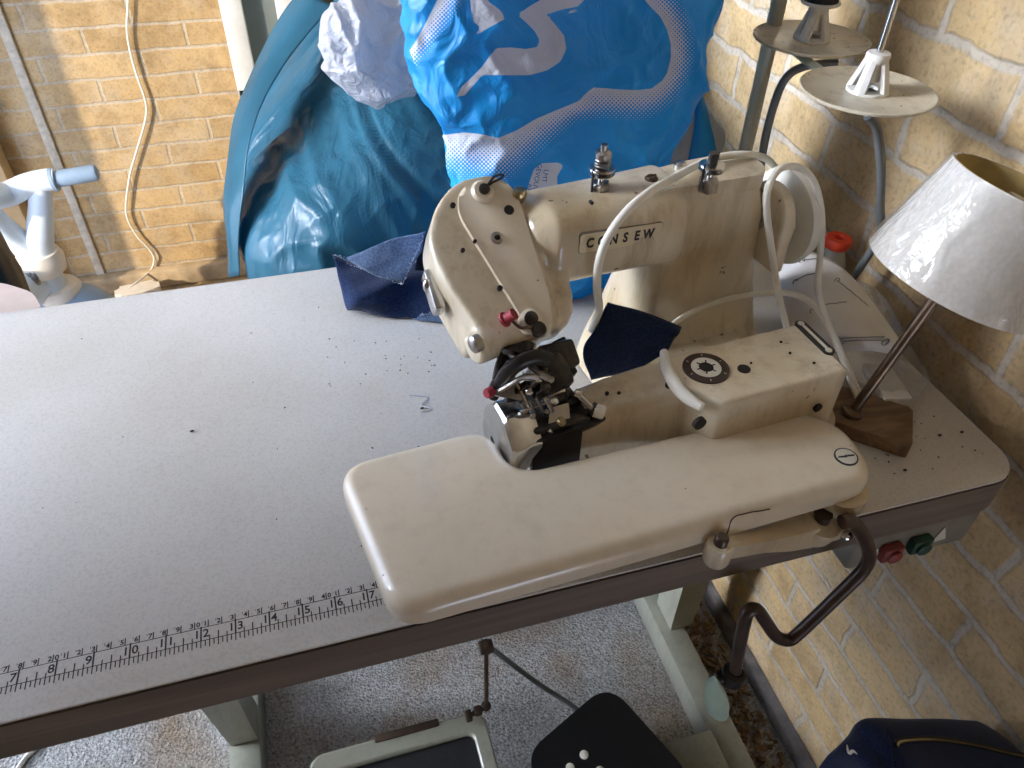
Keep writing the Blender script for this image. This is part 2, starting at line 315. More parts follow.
def add_text(mb, body, size, mat4, ext=0.0003, bold=0.0):
    me = text_mesh(body, size, ext, bold); me.transform(mat4); mb.b.from_mesh(me); return mb
def tag(o, label, cat, group=None):
    o['label'] = label; o['category'] = cat
    if group: o['group'] = group
    return o
def empty(name, loc, label, cat, rot=0, group=None):
    o = bpy.data.objects.new(name, None); C.objects.link(o); o.location = loc; o.rotation_euler = (0, 0, rot); o.empty_display_size = 0.05
    return tag(o, label, cat, group)
def struct(o): o['kind'] = 'structure'; return o
def rrect(x0, y0, x1, y1, r, n=6):
    out = []
    for cx, cy, a0 in ((x1-r, y0+r, -90), (x1-r, y1-r, 0), (x0+r, y1-r, 90), (x0+r, y0+r, 180)):
        for k in range(n+1):
            a = math.radians(a0+90*k/n); out.append((cx+r*math.cos(a), cy+r*math.sin(a)))
    return out
def round_poly(pts, rad, n=6):                # fillet polygon corners
    out = []; N = len(pts)
    for i, p in enumerate(pts):
        p = Vector(p[:2]); a = (Vector(pts[i-1][:2])-p); b = (Vector(pts[(i+1) % N][:2])-p); r = rad[i] if isinstance(rad, (list, tuple)) else rad
        r = min(r, a.length*0.45, b.length*0.45); a.normalize(); b.normalize(); s, e = p+a*r, p+b*r
        for k in range(n+1):
            t = k/n; out.append(tuple((1-t)**2*s + 2*t*(1-t)*p + t*t*e))
    return out
def fbm(p, s, o=3): return noise.fractal(Vector(p)*s, 0.9, 2.1, o)
def ridge(p, s): return 1-abs(noise.noise(Vector(p)*s))*2
from mathutils.bvhtree import BVHTree
def drop(tree, px, py, lift=.0008):           # where a mark of the photograph lies on a built surface
    d = ray(px, py).normalized(); h = tree.ray_cast(EYE, d)
    return (h[0]-d*lift) if h[0] is not None else None
# ------------------------------------------------------------------ the room
XL, XR, YB, YF, ZC = -0.62, 1.08, 1.82, -1.30, 1.50
OY0, OY1, OZ1 = 0.36, 1.38, 1.28            # doorway in the left wall
M['brickback'] = bricks('ochre_brick_back', 'X', 0.232, 0.0603, (-0.005, -0.058), (0.49, 0.335, 0.165), (0.59, 0.42, 0.225), (0.54, 0.455, 0.34), 0.0050, 0.005, 0.4)
M['brickright'] = bricks('ochre_brick_right', 'Y', 0.232, 0.0655, (-0.02, -0.229), (0.61, 0.435, 0.225), (0.69, 0.515, 0.295), (0.62, 0.55, 0.45), 0.0070, 0.009, 0.6)
M['paver'] = bricks('yellow_paver', 'XY', 0.21, 0.07, (0.03, 0.02), (0.60, 0.42, 0.20), (0.68, 0.50, 0.27), (0.55, 0.47, 0.36), 0.004, 0.003, 0.5)
M['plaster'] = simple('painted_ceiling', (0.62, 0.60, 0.56), 0.9)
w = struct(MB().box(((XL+XR)/2, YB+0.05, (FZ+ZC)/2), (XR-XL+0.2, 0.10, ZC-FZ)).build('wall_back', 'brickback', smooth=0))
w = struct(MB().box((XR+0.05, (YF+YB)/2, (FZ+ZC)/2), (0.10, YB-YF, ZC-FZ)).build('wall_right', 'brickright', smooth=0))
wl = MB()
wl.box((XL-0.05, (YF+OY0)/2, (FZ+ZC)/2), (0.10, OY0-YF, ZC-FZ)); wl.box((XL-0.05, (OY1+YB)/2, (FZ+ZC)/2), (0.10, YB-OY1, ZC-FZ)); wl.box((XL-0.05, (OY0+OY1)/2, (OZ1+ZC)/2), (0.10, OY1-OY0, ZC-OZ1))
struct(wl.build('wall_left', 'brickright', smooth=0))
FX0, FX1, FZ0, FZ1 = 0.62, 1.05, -0.74, -0.20     # unseen low opening, added behind the camera to brighten lower right wall and jacket
wv = MB()
for x0, x1, z0, z1 in ((XL-.1, FX0, FZ, ZC), (FX1, XR+.1, FZ, ZC), (FX0, FX1, FZ, FZ0), (FX0, FX1, FZ1, ZC)): wv.box(((x0+x1)/2, YF-0.05, (z0+z1)/2), (x1-x0, 0.10, z1-z0))
struct(wv.build('wall_front', 'brickback', smooth=0))
struct(MB().box(((XL+XR)/2, (YF+YB)/2, ZC+0.04), (XR-XL+0.2, YB-YF+0.2, 0.08)).build('ceiling', 'plaster', smooth=0))
struct(MB().box(((XL+XR)/2, (YF+1.18)/2, FZ-0.03), (XR-XL, 1.18-YF, 0.06)).build('floor', 'carpet', smooth=0))
struct(MB().box(((XL+XR)/2-1.2, (1.18+YB)/2, FZ-0.034), (XR-XL+2.4, YB-1.18, 0.06)).build('floor_pavers', 'paver', smooth=0))
# plastered foot strips along the walls
M['footgrey'] = simple('grey_mortar_strip', (0.17, 0.155, 0.15), 0.9, var=0.5, scale=25, bump=0.8)
M['footback'] = simple('rough_wooden_strip', (0.42, 0.32, 0.20), 0.85, var=0.4, scale=18, bump=0.8)
bb = MB().prism(round_poly([(0, 0), (0.020, 0), (0.014, 0.026), (0.0, 0.034)], [0.002, 0.005, 0.006, 0.002]), -1.05, 1.75)
bb = bb.build('baseboard_right', 'footgrey'); bb.matrix_world = Matrix(((-1, 0, 0, XR-0.001), (0, 0, 1, 0), (0, 1, 0, FZ), (0, 0, 0, 1))); bb.data.flip_normals(); struct(bb)
bb = MB().box((0.3, YB-0.018, FZ+0.03), (1.5, 0.035, 0.055), bev=0.006).build('baseboard_back', 'footback'); struct(bb)
struct(MB().box((-0.165, YB-0.004, (FZ+ZC)/2), (0.022, 0.012, ZC-FZ-0.02), bev=0.003).build('trim_1', simple('mortar_seam', (0.55, 0.50, 0.42), 0.95, var=0.2, scale=60, bump=0.8)))
# window frame low in the back wall
wx, wz, W = 0.3235, -0.262, 0.052
wf = MB()
for c, s in (((wx+W/2, 0, 0.5), (W, 0.055, 1.55)), ((wx+0.55, 0, wz+0.025), (1.1, 0.055, 0.05)), ((wx+0.155, 0, 0.5), (0.05, 0.045, 1.45)), ((wx+0.215, 0, 0.5), (0.045, 0.06, 1.45)), ((wx+0.62, 0, 0.5), (0.05, 0.05, 1.45)), ((wx+1.0, 0, 0.5), (0.05, 0.05, 1.45))):
    wf.box((c[0], YB-0.028, c[2]), s, bev=0.004)
wf = struct(wf.build('window_1', 'windowframe'))
o = MB().box((wx+0.40, YB-0.012, 0.52), (0.74, 0.006, 1.46)).build('pane', 'glass', wf)
# ------------------------------------------------------------------ the sewing table
T = empty('sewing_table', (0.45, 0.262, FZ), 'pale grey laminate sewing table with brown wooden edge and printed ruler', 'table')
TI = Matrix.Translation((-0.45, -0.262, -FZ))
def tb(mb, name, mat, smooth=40, parent=None):
    bmesh.ops.transform(mb.b, matrix=TI, verts=mb.b.verts); return mb.build(name, mat, parent or T, smooth)
tab = rrect(-0.16, 0.0, 1.05, 0.525, 0.035, 8)
tab_in = rrect(-0.159, 0.001, 1.049, 0.524, 0.034, 8)
tb(MB().prism(tab, -0.0455, -0.0042, bot=0.002, seg=2), 'edge_band', 'edge')
tb(MB().prism(rrect(-0.1575, 0.0025, 1.0475, 0.5225, 0.0325, 8), -0.0043, -0.0021), 'seam_strip', simple('dark_glue_line', (0.035, 0.016, 0.012), 0.6))
tb(MB().prism(tab_in, -0.0022, 0.0, top=0.0008, seg=2), 'tabletop', 'laminate')
# printed ruler: ticks and figures
rl = MB(); H = 0.00012
def tick(x, y0, y1, wd=0.0008): rl.box((x, (y0+y1)/2, H), (wd, y1-y0, 0.00008))
YI, YC = 0.0287, 0.0402
rl.box((0.224, YI, H), (0.448, 0.0006, 0.00008)); rl.box((0.224, YC, H), (0.448, 0.0006, 0.00008))
for k in range(0, 141):
    x = k*0.0254/8
    tick(x, YI-0.0062 if k % 2 == 0 else YI-0.005, YI)
    if k % 8 == 0: tick(x, YI, YC+0.001, 0.0012)
    elif k % 4 == 0: tick(x, YI, YI+0.0062, 0.0009)
    elif k % 2 == 0: tick(x, YI, YI+0.0038)
for n in range(1, 18):
    s = str(n); z = Matrix.Translation
    if len(s) == 1: add_text(rl, s, 0.0098, z((n*0.0254-0.0033, YI+0.0058, H)), 0.00005, 0.00016)
    else:
        add_text(rl, s[0], 0.0098, z((n*0.0254-0.0030, YI+0.0058, H)), 0.00005, 0.00016); add_text(rl, s[1], 0.0098, z((n*0.0254+0.0036, YI+0.0058, H)), 0.00005, 0.00016)
for n in range(1, 45):
    x = n*0.01; tick(x, YC, YC+0.0062)
    z = Matrix.Translation
    if n % 10: add_text(rl, str(n % 10), 0.0058, z((x-0.0022, YC+0.0031, H)), 0.00005, 0.00016); tick(x-0.0045, YC+0.0040, YC+0.0058, 0.0004)
    else: add_text(rl, str(n//10), 0.0058, z((x-0.0022, YC+0.0031, H)), 0.00005, 0.00016); add_text(rl, '0', 0.0058, z((x+0.0026, YC+0.0031, H)), 0.00005, 0.00016)
tb(rl, 'ruler_print', 'ink', 0)
# stand: two welded legs with foot bars, a cross bar, treadle
def leg(x, yb, mir=1):
    m = MB()
    m.box((x+mir*0.022, 0.175, FZ+0.034), (0.050, 0.52, 0.062), bev=0.006)
    L = m.build('foot_bar', 'standpaint', T); L.data.transform(TI)
    xo = .016 if x > .5 else 0
    m = MB(); a, b = Vector((x+0.022*mir+xo, 0.335, FZ+0.066)), Vector((x+0.022*mir+xo, 0.36, -0.047))
    o_ = .03 if x > .5 else -.035
    m.ring_loft([[Vector((c_.x+px+k*o_*(px*o_ > 0)*1.0+k*o_*.5, c_.y+py, c_.z)) for px, py in ((-.021, -.03), (.021, -.03), (.021, .03), (-.021, .03))] for c_, k in ((a, 0), (a.lerp(b, .35), .55), (b, 1))])
    c = m.build('column', 'standpaint', T, 0); c.data.transform(TI)
    m = MB(); m.tube([(x+0.03, 0.36, -0.30), (x+0.03, 0.14, -0.06)], 0.015, 4)
    g = m.build('brace', 'standpaint', T, 0); g.data.transform(TI)
leg(0.176, 0.3); leg(0.925, 0.3)
m = MB().box((0.880, 0.085, FZ+0.062), (0.090, 0.066, 0.034), bev=0.004)
cb_ = tb(m, 'cross_bar', 'standpaint')
# switch box under the right end
sb = MB().prism(rrect(0.885, -0.098, 1.028, -0.0475, 0.008, 4), 0.004, 0.06, top=0.004, bot=0.004, mat=Matrix.Rotation(math.pi/2, 4, 'X') @ Matrix.Translation((0, 0, -0.064)))
bmesh.ops.transform(sb.b, matrix=TI, verts=sb.b.verts); sw = sb.build('switch_box', simple('grey_brown_metal', (0.23, 0.21, 0.17), 0.45, 0.2, var=0.15), T)
FY = 0.0035
for px, py, mt in ((888, 549, 'redbutton'), (917, 541, 'greenbutton')):
    p = at(px, py, y=FY); q = MB().box((p.x, p.y-0.004, p.z), (0.023, 0.010, 0.020), bev=0.003).lathe([(0.008, 0), (0.0078, 0.004), (0.006, 0.005)], (p.x, p.y-0.008, p.z), (0, -1, 0), 20)
    bt = tb(q, 'push_button', mt); bt.parent = sw; bt['label'] = 'red stop button' if mt[0] == 'r' else 'dark green start button'
q = MB(); a = [at(*p, y=FY-0.0004) for p in ((930, 543), (945, 527), (945, 538))]
q.ring_loft([[Vector(v)+Vector((0, dy, 0)) for v in a] for dy in (-0.0006, 0.0006)]); tb(q, 'warning_label', 'labelwhite', 0).parent = sw
q = MB(); a = [at(*p, y=FY-0.0004) for p in ((866, 552), (878, 549), (878, 560), (866, 563))]
q.ring_loft([[Vector(v)+Vector((0, dy, 0)) for v in a] for dy in (-0.0006, 0.0006)]); tb(q, 'blank_label', 'labelwhite', 0).parent = sw
# cast treadle with a dark mat
TR = empty('treadle', (0.44, 0.09, FZ), 'grey cast treadle frame with black mat on the carpet under the table', 'treadle')
TRI = Matrix.Translation((-0.44, -0.09, -FZ)); zt = FZ+0.125
outer = rrect(0.300, -0.10, 0.572, 0.228, 0.022, 6); inner = rrect(0.328, -0.075, 0.548, 0.196, 0.012, 6)
m = MB(); t = m.b; vo = [[t.verts.new((x, y, z)) for x, y in outer] for z in (zt-0.03, zt)]; vi = [[t.verts.new((x, y, z)) for x, y in inner] for z in (zt-0.03, zt)]
n = len(outer)
for i in range(n):
    j = (i+1) % n
    t.faces.new((vo[0][i], vo[0][j], vo[1][j], vo[1][i])); t.faces.new((vi[0][j], vi[0][i], vi[1][i], vi[1][j]))
    t.faces.new((vo[1][i], vo[1][j], vi[1][j], vi[1][i])); t.faces.new((vo[0][j], vo[0][i], vi[0][i], vi[0][j]))
bmesh.ops.transform(t, matrix=TRI, verts=t.verts); fr = m.build('frame', M['standpaint'], TR); bv = fr.modifiers.new('b', 'BEVEL'); bv.width = 0.004; bv.segments = 2
m = MB().prism(rrect(0.327, -0.076, 0.549, 0.197, 0.012, 6), zt-0.022, zt-0.008); bmesh.ops.transform(m.b, matrix=TRI, verts=m.b.verts); m.build('mat', simple('dark_rubber_mat', (0.012, 0.012, 0.016), 0.6, bump=0.4, bscale=90), TR)
m = MB().box((0.45, 0.226, zt-0.002), (0.10, 0.012, 0.010), bev=0.002); bmesh.ops.transform(m.b, matrix=TRI, verts=m.b.verts); m.build('front_lug', 'rust', TR)
for x in (0.34, 0.54):
    m = MB().tube([(x, 0.18, zt-0.02), (x, 0.18, FZ+0.001)], 0.012, 10); bmesh.ops.transform(m.b, matrix=TRI, verts=m.b.verts); m.build('foot', 'standpaint', TR)
# linkage rod that rises from the treadle
p0, p1 = at(486, 706, z=-0.64), at(486, 640, y=0.262)
m = MB().tube([p0, p0+Vector((0.002, 0.004, 0.03)), p1], 0.0035, 8).ball(p0, 0.008).tube([p0+Vector((-0.03, -0.008, -0.001)), p0+Vector((0.004, 0, 0))], 0.004, 8).box(p0+Vector((-0.03, -0.008, 0)), (0.010, 0.016, 0.012), bev=0.002)
m.box(p0+Vector((-0.014, -0.004, 0)), (0.012, 0.014, 0.010), bev=0.002).lathe([(0.010, -0.01), (0.012, 0), (0.010, 0.01)], p1-Vector((0, 0, 0.02)), (1, 0, 0), 12)
m = m.build('linkage_rod', 'rust'); tag(m, 'thin rusty linkage rod hanging down to the treadle', 'rod')
# black foot pedal
PD = empty('foot_pedal', (0.70, 0.08, FZ), 'black foot pedal with pale round studs on the carpet', 'pedal')
a, b, c = at(608, 692, z=FZ+0.14), at(522, 768, z=FZ+0.10), at(668, 768, z=FZ+0.10)
ex = (c-a).normalized(); ey = (b-a).normalized(); cx = a + 0.5*(c-a) + 0.5*(b-a) + Vector((0, -0.02, 0))
out = round_poly([a+ex*-0.012-ey*.012, a+ey*0.18, a+ey*0.18+ex*0.19, a+ex*0.19], 0.046, 14); zb = FZ+0.03
out = [(p[0]-0.70, p[1]-0.08) for p in out]
m = MB().prism(out, 0.028, 0.14, top=0.014, bot=0.006); m.build('body', simple('black_pedal', (0.010, 0.010, 0.011), 0.38, var=0.2), PD)
for px, py in ((584, 755), (570, 768), (600, 771)):
    p = at(px, py, z=FZ+0.140); MB().lathe([(0.0066, 0), (0.0066, 0.002), (0.005, 0.003)], p-Vector((0.70, 0.08, FZ)), seg=18).build('stud', 'bone', PD)
for dx, dy in ((-0.07, -0.02), (0.05, -0.06), (0.02, 0.05)):
    MB().tube([(dx, dy, 0.03), (dx, dy, 0.001)], 0.012, 12).build('foot', 'black', PD)
pth = [at(480, 640, y=0.32), at(500, 655, y=0.30), at(540, 685, y=0.27), at(572, 706, y=0.235), at(590, 722, y=0.21)]
tag(MB().tube(cr(pth, 6), 0.0045, 8).build('pedal_cable', 'greycable'), 'grey cable running from under the table to the black pedal', 'cable')
cpts = [at(14, 775, z=FZ+0.004), at(26, 757, z=FZ+0.004), at(38, 746, z=FZ+0.004), at(60, 720, z=FZ+0.004)]
tag(MB().tube(cr(cpts, 6), 0.004, 8).build('floor_cord', 'cord'), 'short white cord lying on the carpet under the left end of the table', 'cord')
# ------------------------------------------------------------------ the blind-stitch machine
S = empty('sewing_machine', MO, 'cream enamelled industrial blind stitch sewing machine with stained paint', 'sewing machine', MTH)
HD = Vector((0, -0.8096, -0.5870)); HN = Vector((0, -0.5870, 0.8096)); HO = Vector((0, 0.150, 0.250))
HM = Matrix(((1, 0, 0, 0), (0, HD.y, HN.y, HO.y), (0, HD.z, HN.z, HO.z), (0, 0, 0, 1)))   # head frame: u across, v down the slope, w out of the face
def hp(u, v, w=0.0): return HM @ Vector((u, v, w))
def sup(cy, cz, ry, rz, e=2.6, n=40):
    out = []
    for k in range(n):
        a = 2*math.pi*k/n; c, s = math.cos(a), math.sin(a)
        out.append((cy+ry*math.copysign(abs(c)**(2/e), c), cz+rz*math.copysign(abs(s)**(2/e), s)))
    return out
b = MB()
# column
rings = []
for z, x0, x1, y0, y1 in ((0.0015, .010, .196, .075, .190), (.03, .018, .192, .085, .190), (.07, .026, .186, .094, .180), (.11, .033, .178, .098, .172), (.15, .034, .171, .097, .162), (.19, .028, .162, .092, .152), (.216, .022, .152, .092, .146), (.229, .026, .143, .097, .141)):
    rings.append([(x, y, z) for x, y in rrect(x0, y0, x1, y1, 0.026, 7)])
b.ring_loft(rings)
# arm
b.ring_loft([[(x, y, z) for y, z in sup(cy, cz, ry, rz, 2.8)] for x, cy, cz, ry, rz in ((-.088, .130, .188, .026, .026), (-.078, .123, .194, .034, .033), (-.062, .118, .198, .039, .037), (-.03, .118, .198, .039, .037), (.02, .118, .198, .040, .038), (.06, .122, .195, .042, .040))])
# base slab, bed box and bed arm
b.prism(rrect(.040, -.045, .186, .19, .02), 0.0015, .045, top=.012)
b.prism(round_poly([(.004, .017), (.150, .014), (.148, -.057), (.024, -.052), (.008, -.026)], .004), .012, .1235, top=.004, bot=.004)
b.prism(round_poly([(.02, .012), (.14, .012), (.15, .10), (.02, .10)], .01), .002, .062, top=.01)
rings = []
for x, y0, y1, z0, z1 in ((-.118, -.004, .037, .046, .089), (-.08, -.006, .037, .040, .096), (-.04, -.012, .034, .030, .106), (-.005, -.022, .027, .02, .116), (.022, -.030, .021, .02, .1195)):
    rings.append([(x, y, z) for y, z in rrect(y0, z0, y1, z1, 0.012, 6)])
b.ring_loft(rings)
# sloping head
ho = [(-.100, .002), (-.128, .004), (-.150, .022), (-.164, .050), (-.160, .085), (-.143, .138), (-.124, .146), (-.098, .146), (-.076, .138), (-.076, .075), (-.075, .026), (-.086, .008)]
b.prism(round_poly(ho, .012), -.052, 0.0, top=.013, bot=.010, seg=5, mat=HM)
b.prism(round_poly([(-.10, .012), (-.056, .018), (-.052, .07), (-.056, .118), (-.066, .140), (-.10, .14)], .012), -.050, -.010, top=.012, bot=.008, mat=HM)
# lug low on the left of the head
lug = ml(489, 348, x=-.128)
b.lathe([(.0001, -.010), (.0130, -.009), (.0135, .010), (.0001, .012)], (ml(482, 346, x=-.144)), (1, .25, 0), 24)
b.prism(round_poly([(-.165, .06), (-.150, .06), (-.134, .135), (-.148, .135)], .006), -.066, -.03, top=.004, bot=.006, mat=HM)
body = voxel(b, .0021, 9).build('body', 'cream', S, 60)
# raised face panel of the head
pan = round_poly([(-.128, .013), (-.108, .007), (-.088, .010), (-.081, .030), (-.083, .118), (-.090, .146), (-.106, .147), (-.134, .034)], .009)
MB().prism(pan, -.004, .0046, top=.0040, seg=4, mat=HM).build('face_panel', 'cream_clean', S, 50)
def hole(u, v, r, ring=0.0, w=.0047):
    o = hp(u, v, w)
    MB().lathe([(r, -.002), (r, .0004), (r*0.9, .0005)], o, HN, 16).build('screw_hole', 'hole', S)
    if ring: MB().lathe([(r+ring, -.001), (r+ring, .0006), (r+ring*.7, .0012), (r*1.02, .0012), (r*1.02, .0002)], o, HN, 20, cap=False).build('screw_collar', 'steel', S)
def onhead(px, py, w=0.0046):                 # foot of a detail seen on the head's face
    d = MRi @ ray(px, py); e = MRi @ (EYE-MO); P0 = HO + HN*w
    t = (P0-e).dot(HN)/d.dot(HN); q = e+d*t-HO; return q.x, q.dot(HD)
for px, py, r, g in ((453, 205, .0022, 0), (509, 210, .0042, 0), (497, 238, .0024, .0028), (500, 288, .0022, 0), (475, 241, .0015, 0), (463, 250, .0017, 0)):
    hole(*onhead(px, py), r, g)
# thread guide at the top of the head, boss and pin
u, v = onhead(483, 192)
MB().lathe([(.0105, -.003), (.010, .002), (.0078, .0042), (.0001, .0046)], hp(u, v, .0040), HN, 24).build('guide_boss', 'cream_clean', S)
MB().lathe([(.0042, 0), (.0045, .005), (.003, .006), (.0001, .006)], hp(u, v, .006), HN, 16).tube(cr([hp(u, v, .009), hp(u+.008, v-.004, .010), hp(u+.017, v-.007, .009), hp(u+.020, v-.010, .008), hp(u+.012, v-.009, .010), hp(u+.004, v-.003, .0095)], 5), .0010, 6).build('thread_guide', 'darksteel', S)
o = ml(519, 207, z=.226)
MB().lathe([(.006, -.008), (.006, 0), (.0035, .003), (.0035, .006), (.0052, .0085), (.0062, .012), (.005, .016), (.0001, .0175)], o, (0, 0, 1), 18).build('finger_knob', 'brass', S)
# red felt oiler and its wire, screw pad
u, v = onhead(533, 327)
MB().lathe([(.0105, -.003), (.0105, .0025), (.0085, .0042), (.0001, .0044)], hp(u, v-.004, .004), HN, 24).build('screw_pad', 'cream_clean', S)
MB().lathe([(.0055, 0), (.0055, .003), (.0030, .0042), (.0001, .0042)], hp(u-.001, v-.006, .0080), HN, 16).lathe([(.0058, 0), (.0062, .005), (.0045, .0065), (.0001, .0065)], hp(u+.002, v+.004, .006), HN, 16).build('clamp_screw', 'darksteel', S)
u2, v2 = onhead(505, 318, .010)
MB().tube(cr([hp(u, v+.003, .008), hp(u-.006, v+.001, .011), hp(u-.012, v-.001, .009), hp(u2+.003, v2, .010)], 5), .0013, 8).build('wire_lever', 'bronze', S)
MB().lathe([(.0062, 0), (.0062, .002), (.0042, .0028), (.0046, .011), (.0001, .0115)], hp(u2-.001, v2+.001, .008), (0.55, -.35, .6), 16).build('felt_pad', 'red', S)
# hinge bolt and cover plate on the head's left flank
o = hp(-.160, .103, -.045)
MB().box(hp(-.163, .080, -.034), (.010, .036, .020), rot=HM.to_3x3(), bev=.003).build('side_plate', 'chrome', S)
MB().lathe([(.0068, -.004), (.0070, .002), (.005, .0035), (.0001, .0035)], ml(475, 344, x=-.156), (-1, -.25, 0), 20).build('pivot_bolt', 'steel', S)
MB().ball(hp(-.167, .075, -.030), .0042, (1, 1, 1.6)).build('rivet', 'chrome', S)
# name plate
A, B_, C_ = ml(579.5, 244.5, y=.0791), ml(661.5, 231.5, y=.0791), ml(620, 231, y=.0791)
cx = (A+B_)/2; ln = (B_-A).length; ux = (B_-A).normalized(); ang = math.atan2(ux.z, ux.x)
NM = Matrix.Translation(cx) @ Matrix.Rotation(-ang, 4, 'Y') @ Matrix.Rotation(math.pi/2, 4, 'X')
np_ = MB().prism(rrect(-ln/2, -.0088, ln/2, .0088, .003, 4), -.004, .0007, top=.0004, seg=1, mat=NM).build('nameplate', 'plateivory', S)
m = MB()
for i, ch in enumerate('CONSEW'): add_text(m, ch, .0120, NM @ Matrix.Translation(((i-2.5)*ln*.142-.002, 0, .0008)) @ Matrix.Diagonal((.82, 1, 1, 1)), .0003, .0004)
m.build('lettering', 'ink', np_, 0)
MB().prism(rrect(-ln/2-.0004, -.0092, ln/2+.0004, .0092, .0032, 4), -.004, .0001, mat=NM).build('border', 'edge', np_, 0)
# cover plate on the column with its screws
cp = round_poly([(.006, .130), (.002, .114), (.024, .097), (.142, .092), (.152, .112), (.146, .136), (.10, .140)], .014)
MB().prism(cp, .219, .2335, top=.002, mat=Matrix.Identity(4)).build('top_cover', 'cream', S, 50)
for px, py, mt in ((651, 180, 'rust'), (680, 166, 'chrome')):
    o = ml(px, py, z=.2345); MB().lathe([(.0058, -.001), (.0058, .002), (.0035, .0042), (.0001, .0042)], o, seg=14).box(o+Vector((0, 0, .0042)), (.009, .0014, .0012)).build('cover_screw', mt, S)
def tension(px, py, z, dark):
    o = ml(px, py, z=z)
    MB().lathe([(.0088, -.004), (.0088, .006), (.0074, .0075), (.0001, .008)], o, seg=6).build('tension_nut', 'steel', S, 20)
    MB().lathe([(.0028, .006), (.0028, .013), (.0105, .0145), (.0110, .0155), (.0035, .017), (.0035, .0175), (.0110, .019), (.0105, .0202), (.003, .0215)], o, seg=24).build('tension_discs', 'chrome', S, 30)
    if dark:
        MB().lathe([(.0042, .019), (.0045, .028), (.0036, .030), (.0001, .030)], o, seg=14).box(o+Vector((0, 0, .026)), (.010, .0026, .008), bev=.0008).build('tension_stud', 'blacksteel', S)
    else:
        MB().tube([o+Vector((.0062*math.cos(a), .0062*math.sin(a), .021+.008*a/18.9)) for a in [k*.35 for k in range(54)]], .0009, 6).build('tension_spring', 'steel', S)
        MB().lathe([(.0066, .028), (.0068, .033), (.005, .0345), (.003, .035), (.003, .040), (.0001, .040)], o, seg=18).build('tension_knob', 'steel', S)
    MB().tube([o+Vector((-.0095, -.003, -.001)), o+Vector((-.0098, -.003, .020)), o+Vector((-.0085, -.002, .0215))], .0011, 8).build('thread_pin', 'blacksteel', S)
tension(600, 190, .2335, False); tension(708, 186, .2335, True)
# stains and screw holes on arm, column and bed
for px, py, pl, val, r in ((551, 201, 'z', .234, .0026), (660, 207, 'y', .092, .0018), (727, 248, 'y', .098, .0022), (592, 203, 'y', .083, .0015), (607, 393, 'z', .106, .0017), (619, 393, 'z', .107, .0017), (634, 390, 'z', .109, .0018), (669, 384, 'z', .1185, .0030), (781, 342, 'z', .1238, .0012), (790, 353, 'z', .1238, .0012), (814, 363, 'z', .1238, .0013), (751, 363, 'z', .1238, .001)):
    o = ml(px, py, **{pl: val}); MB().lathe([(r, -.003), (r, .0006), (r*.8, .0008)], o, (0, 0, 1) if pl == 'z' else (0, -1, 0), 12).build('screw_hole', 'hole', S)
o = ml(818, 408, y=-.0575); MB().lathe([(.0042, -.003), (.0042, .0006)], o, (0, -1, 0), 14).build('screw_hole', 'hole', S)
o = ml(700, 424, y=-.0530); MB().lathe([(.0058, -.003), (.0058, .0006)], o, (0, -1, 0), 14).build('screw_hole', 'hole', S)
o = ml(744, 369, z=.1237); MB().lathe([(.0055, -.002), (.0055, .0005), (.005, .0006)], o, seg=18).build('oil_hole', 'hole', S)
# bed cover rim, dial and slot
rim = [ml(px, py, z=.1225) for px, py in ((664, 352), (667, 368), (676, 385), (688, 398), (702, 407))]
MB().tube(cr(rim, 6), [.0036+.0022*math.sin(math.pi*k/24) for k in range(25)], 12).build('cover_rim', 'bone', S)
o = ml(706, 368, z=.1243)
MB().lathe([(.0195, -.002), (.0195, .0005), (.0190, .0008), (.0125, .0008), (.0125, .0002)], o, seg=48).build('dial_ring', simple('dark_brown_dial', (0.035, 0.016, 0.012), 0.4, var=0.2), S)
m = MB()
for a in range(10, 360, 60):
    t_ = math.radians(a); m.box(o+Vector((.0163*math.cos(t_), .0163*math.sin(t_), .0008)), (.0022, .0005, .0004), rot=Euler((0, 0, t_)))
m.build('dial_mark', 'plateivory', S, 0)
MB().lathe([(.0128, -.001), (.0126, .0010), (.0062, .0012), (.0062, .0002)], o, seg=40).build('dial_plate', 'labelwhite', S)
m = MB().lathe([(.0064, -.002), (.0064, .0008), (.005, .0010)], o, seg=20)
for a in range(0, 360, 60):
    t_ = math.radians(a); m.box(o+Vector((.0068*math.cos(t_), .0068*math.sin(t_), .0010)), (.004, .0012, .0008), rot=Euler((0, 0, t_)))
m.build('dial_screw', 'hole', S, 0)
a, b2 = ml(800, 324, z=.1238), ml(829, 352, z=.1238); dd = (b2-a).normalized(); SM = Matrix.Translation((a+b2)/2+Vector((0, 0, .0007))) @ Matrix.Rotation(math.atan2(dd.y, dd.x), 4, 'Z'); hl = (b2-a).length/2
MB().prism(rrect(-hl-.004, -.0052, hl+.004, .0052, .005, 6), -.002, .0006, mat=SM).build('slot_plate', 'blacksteel', S, 0)
MB().prism(rrect(-hl+.004, -.0014, hl-.004, .0014, .0012, 3), .0004, .0011, mat=SM).lathe([(.0032, .0004), (.003, .0012)], SM @ Vector((-hl+.001, 0, 0)), seg=12).lathe([(.0032, .0004), (.003, .0012)], SM @ Vector((hl-.001, 0, 0)), seg=12).build('slot_pointer', 'labelwhite', S, 0)
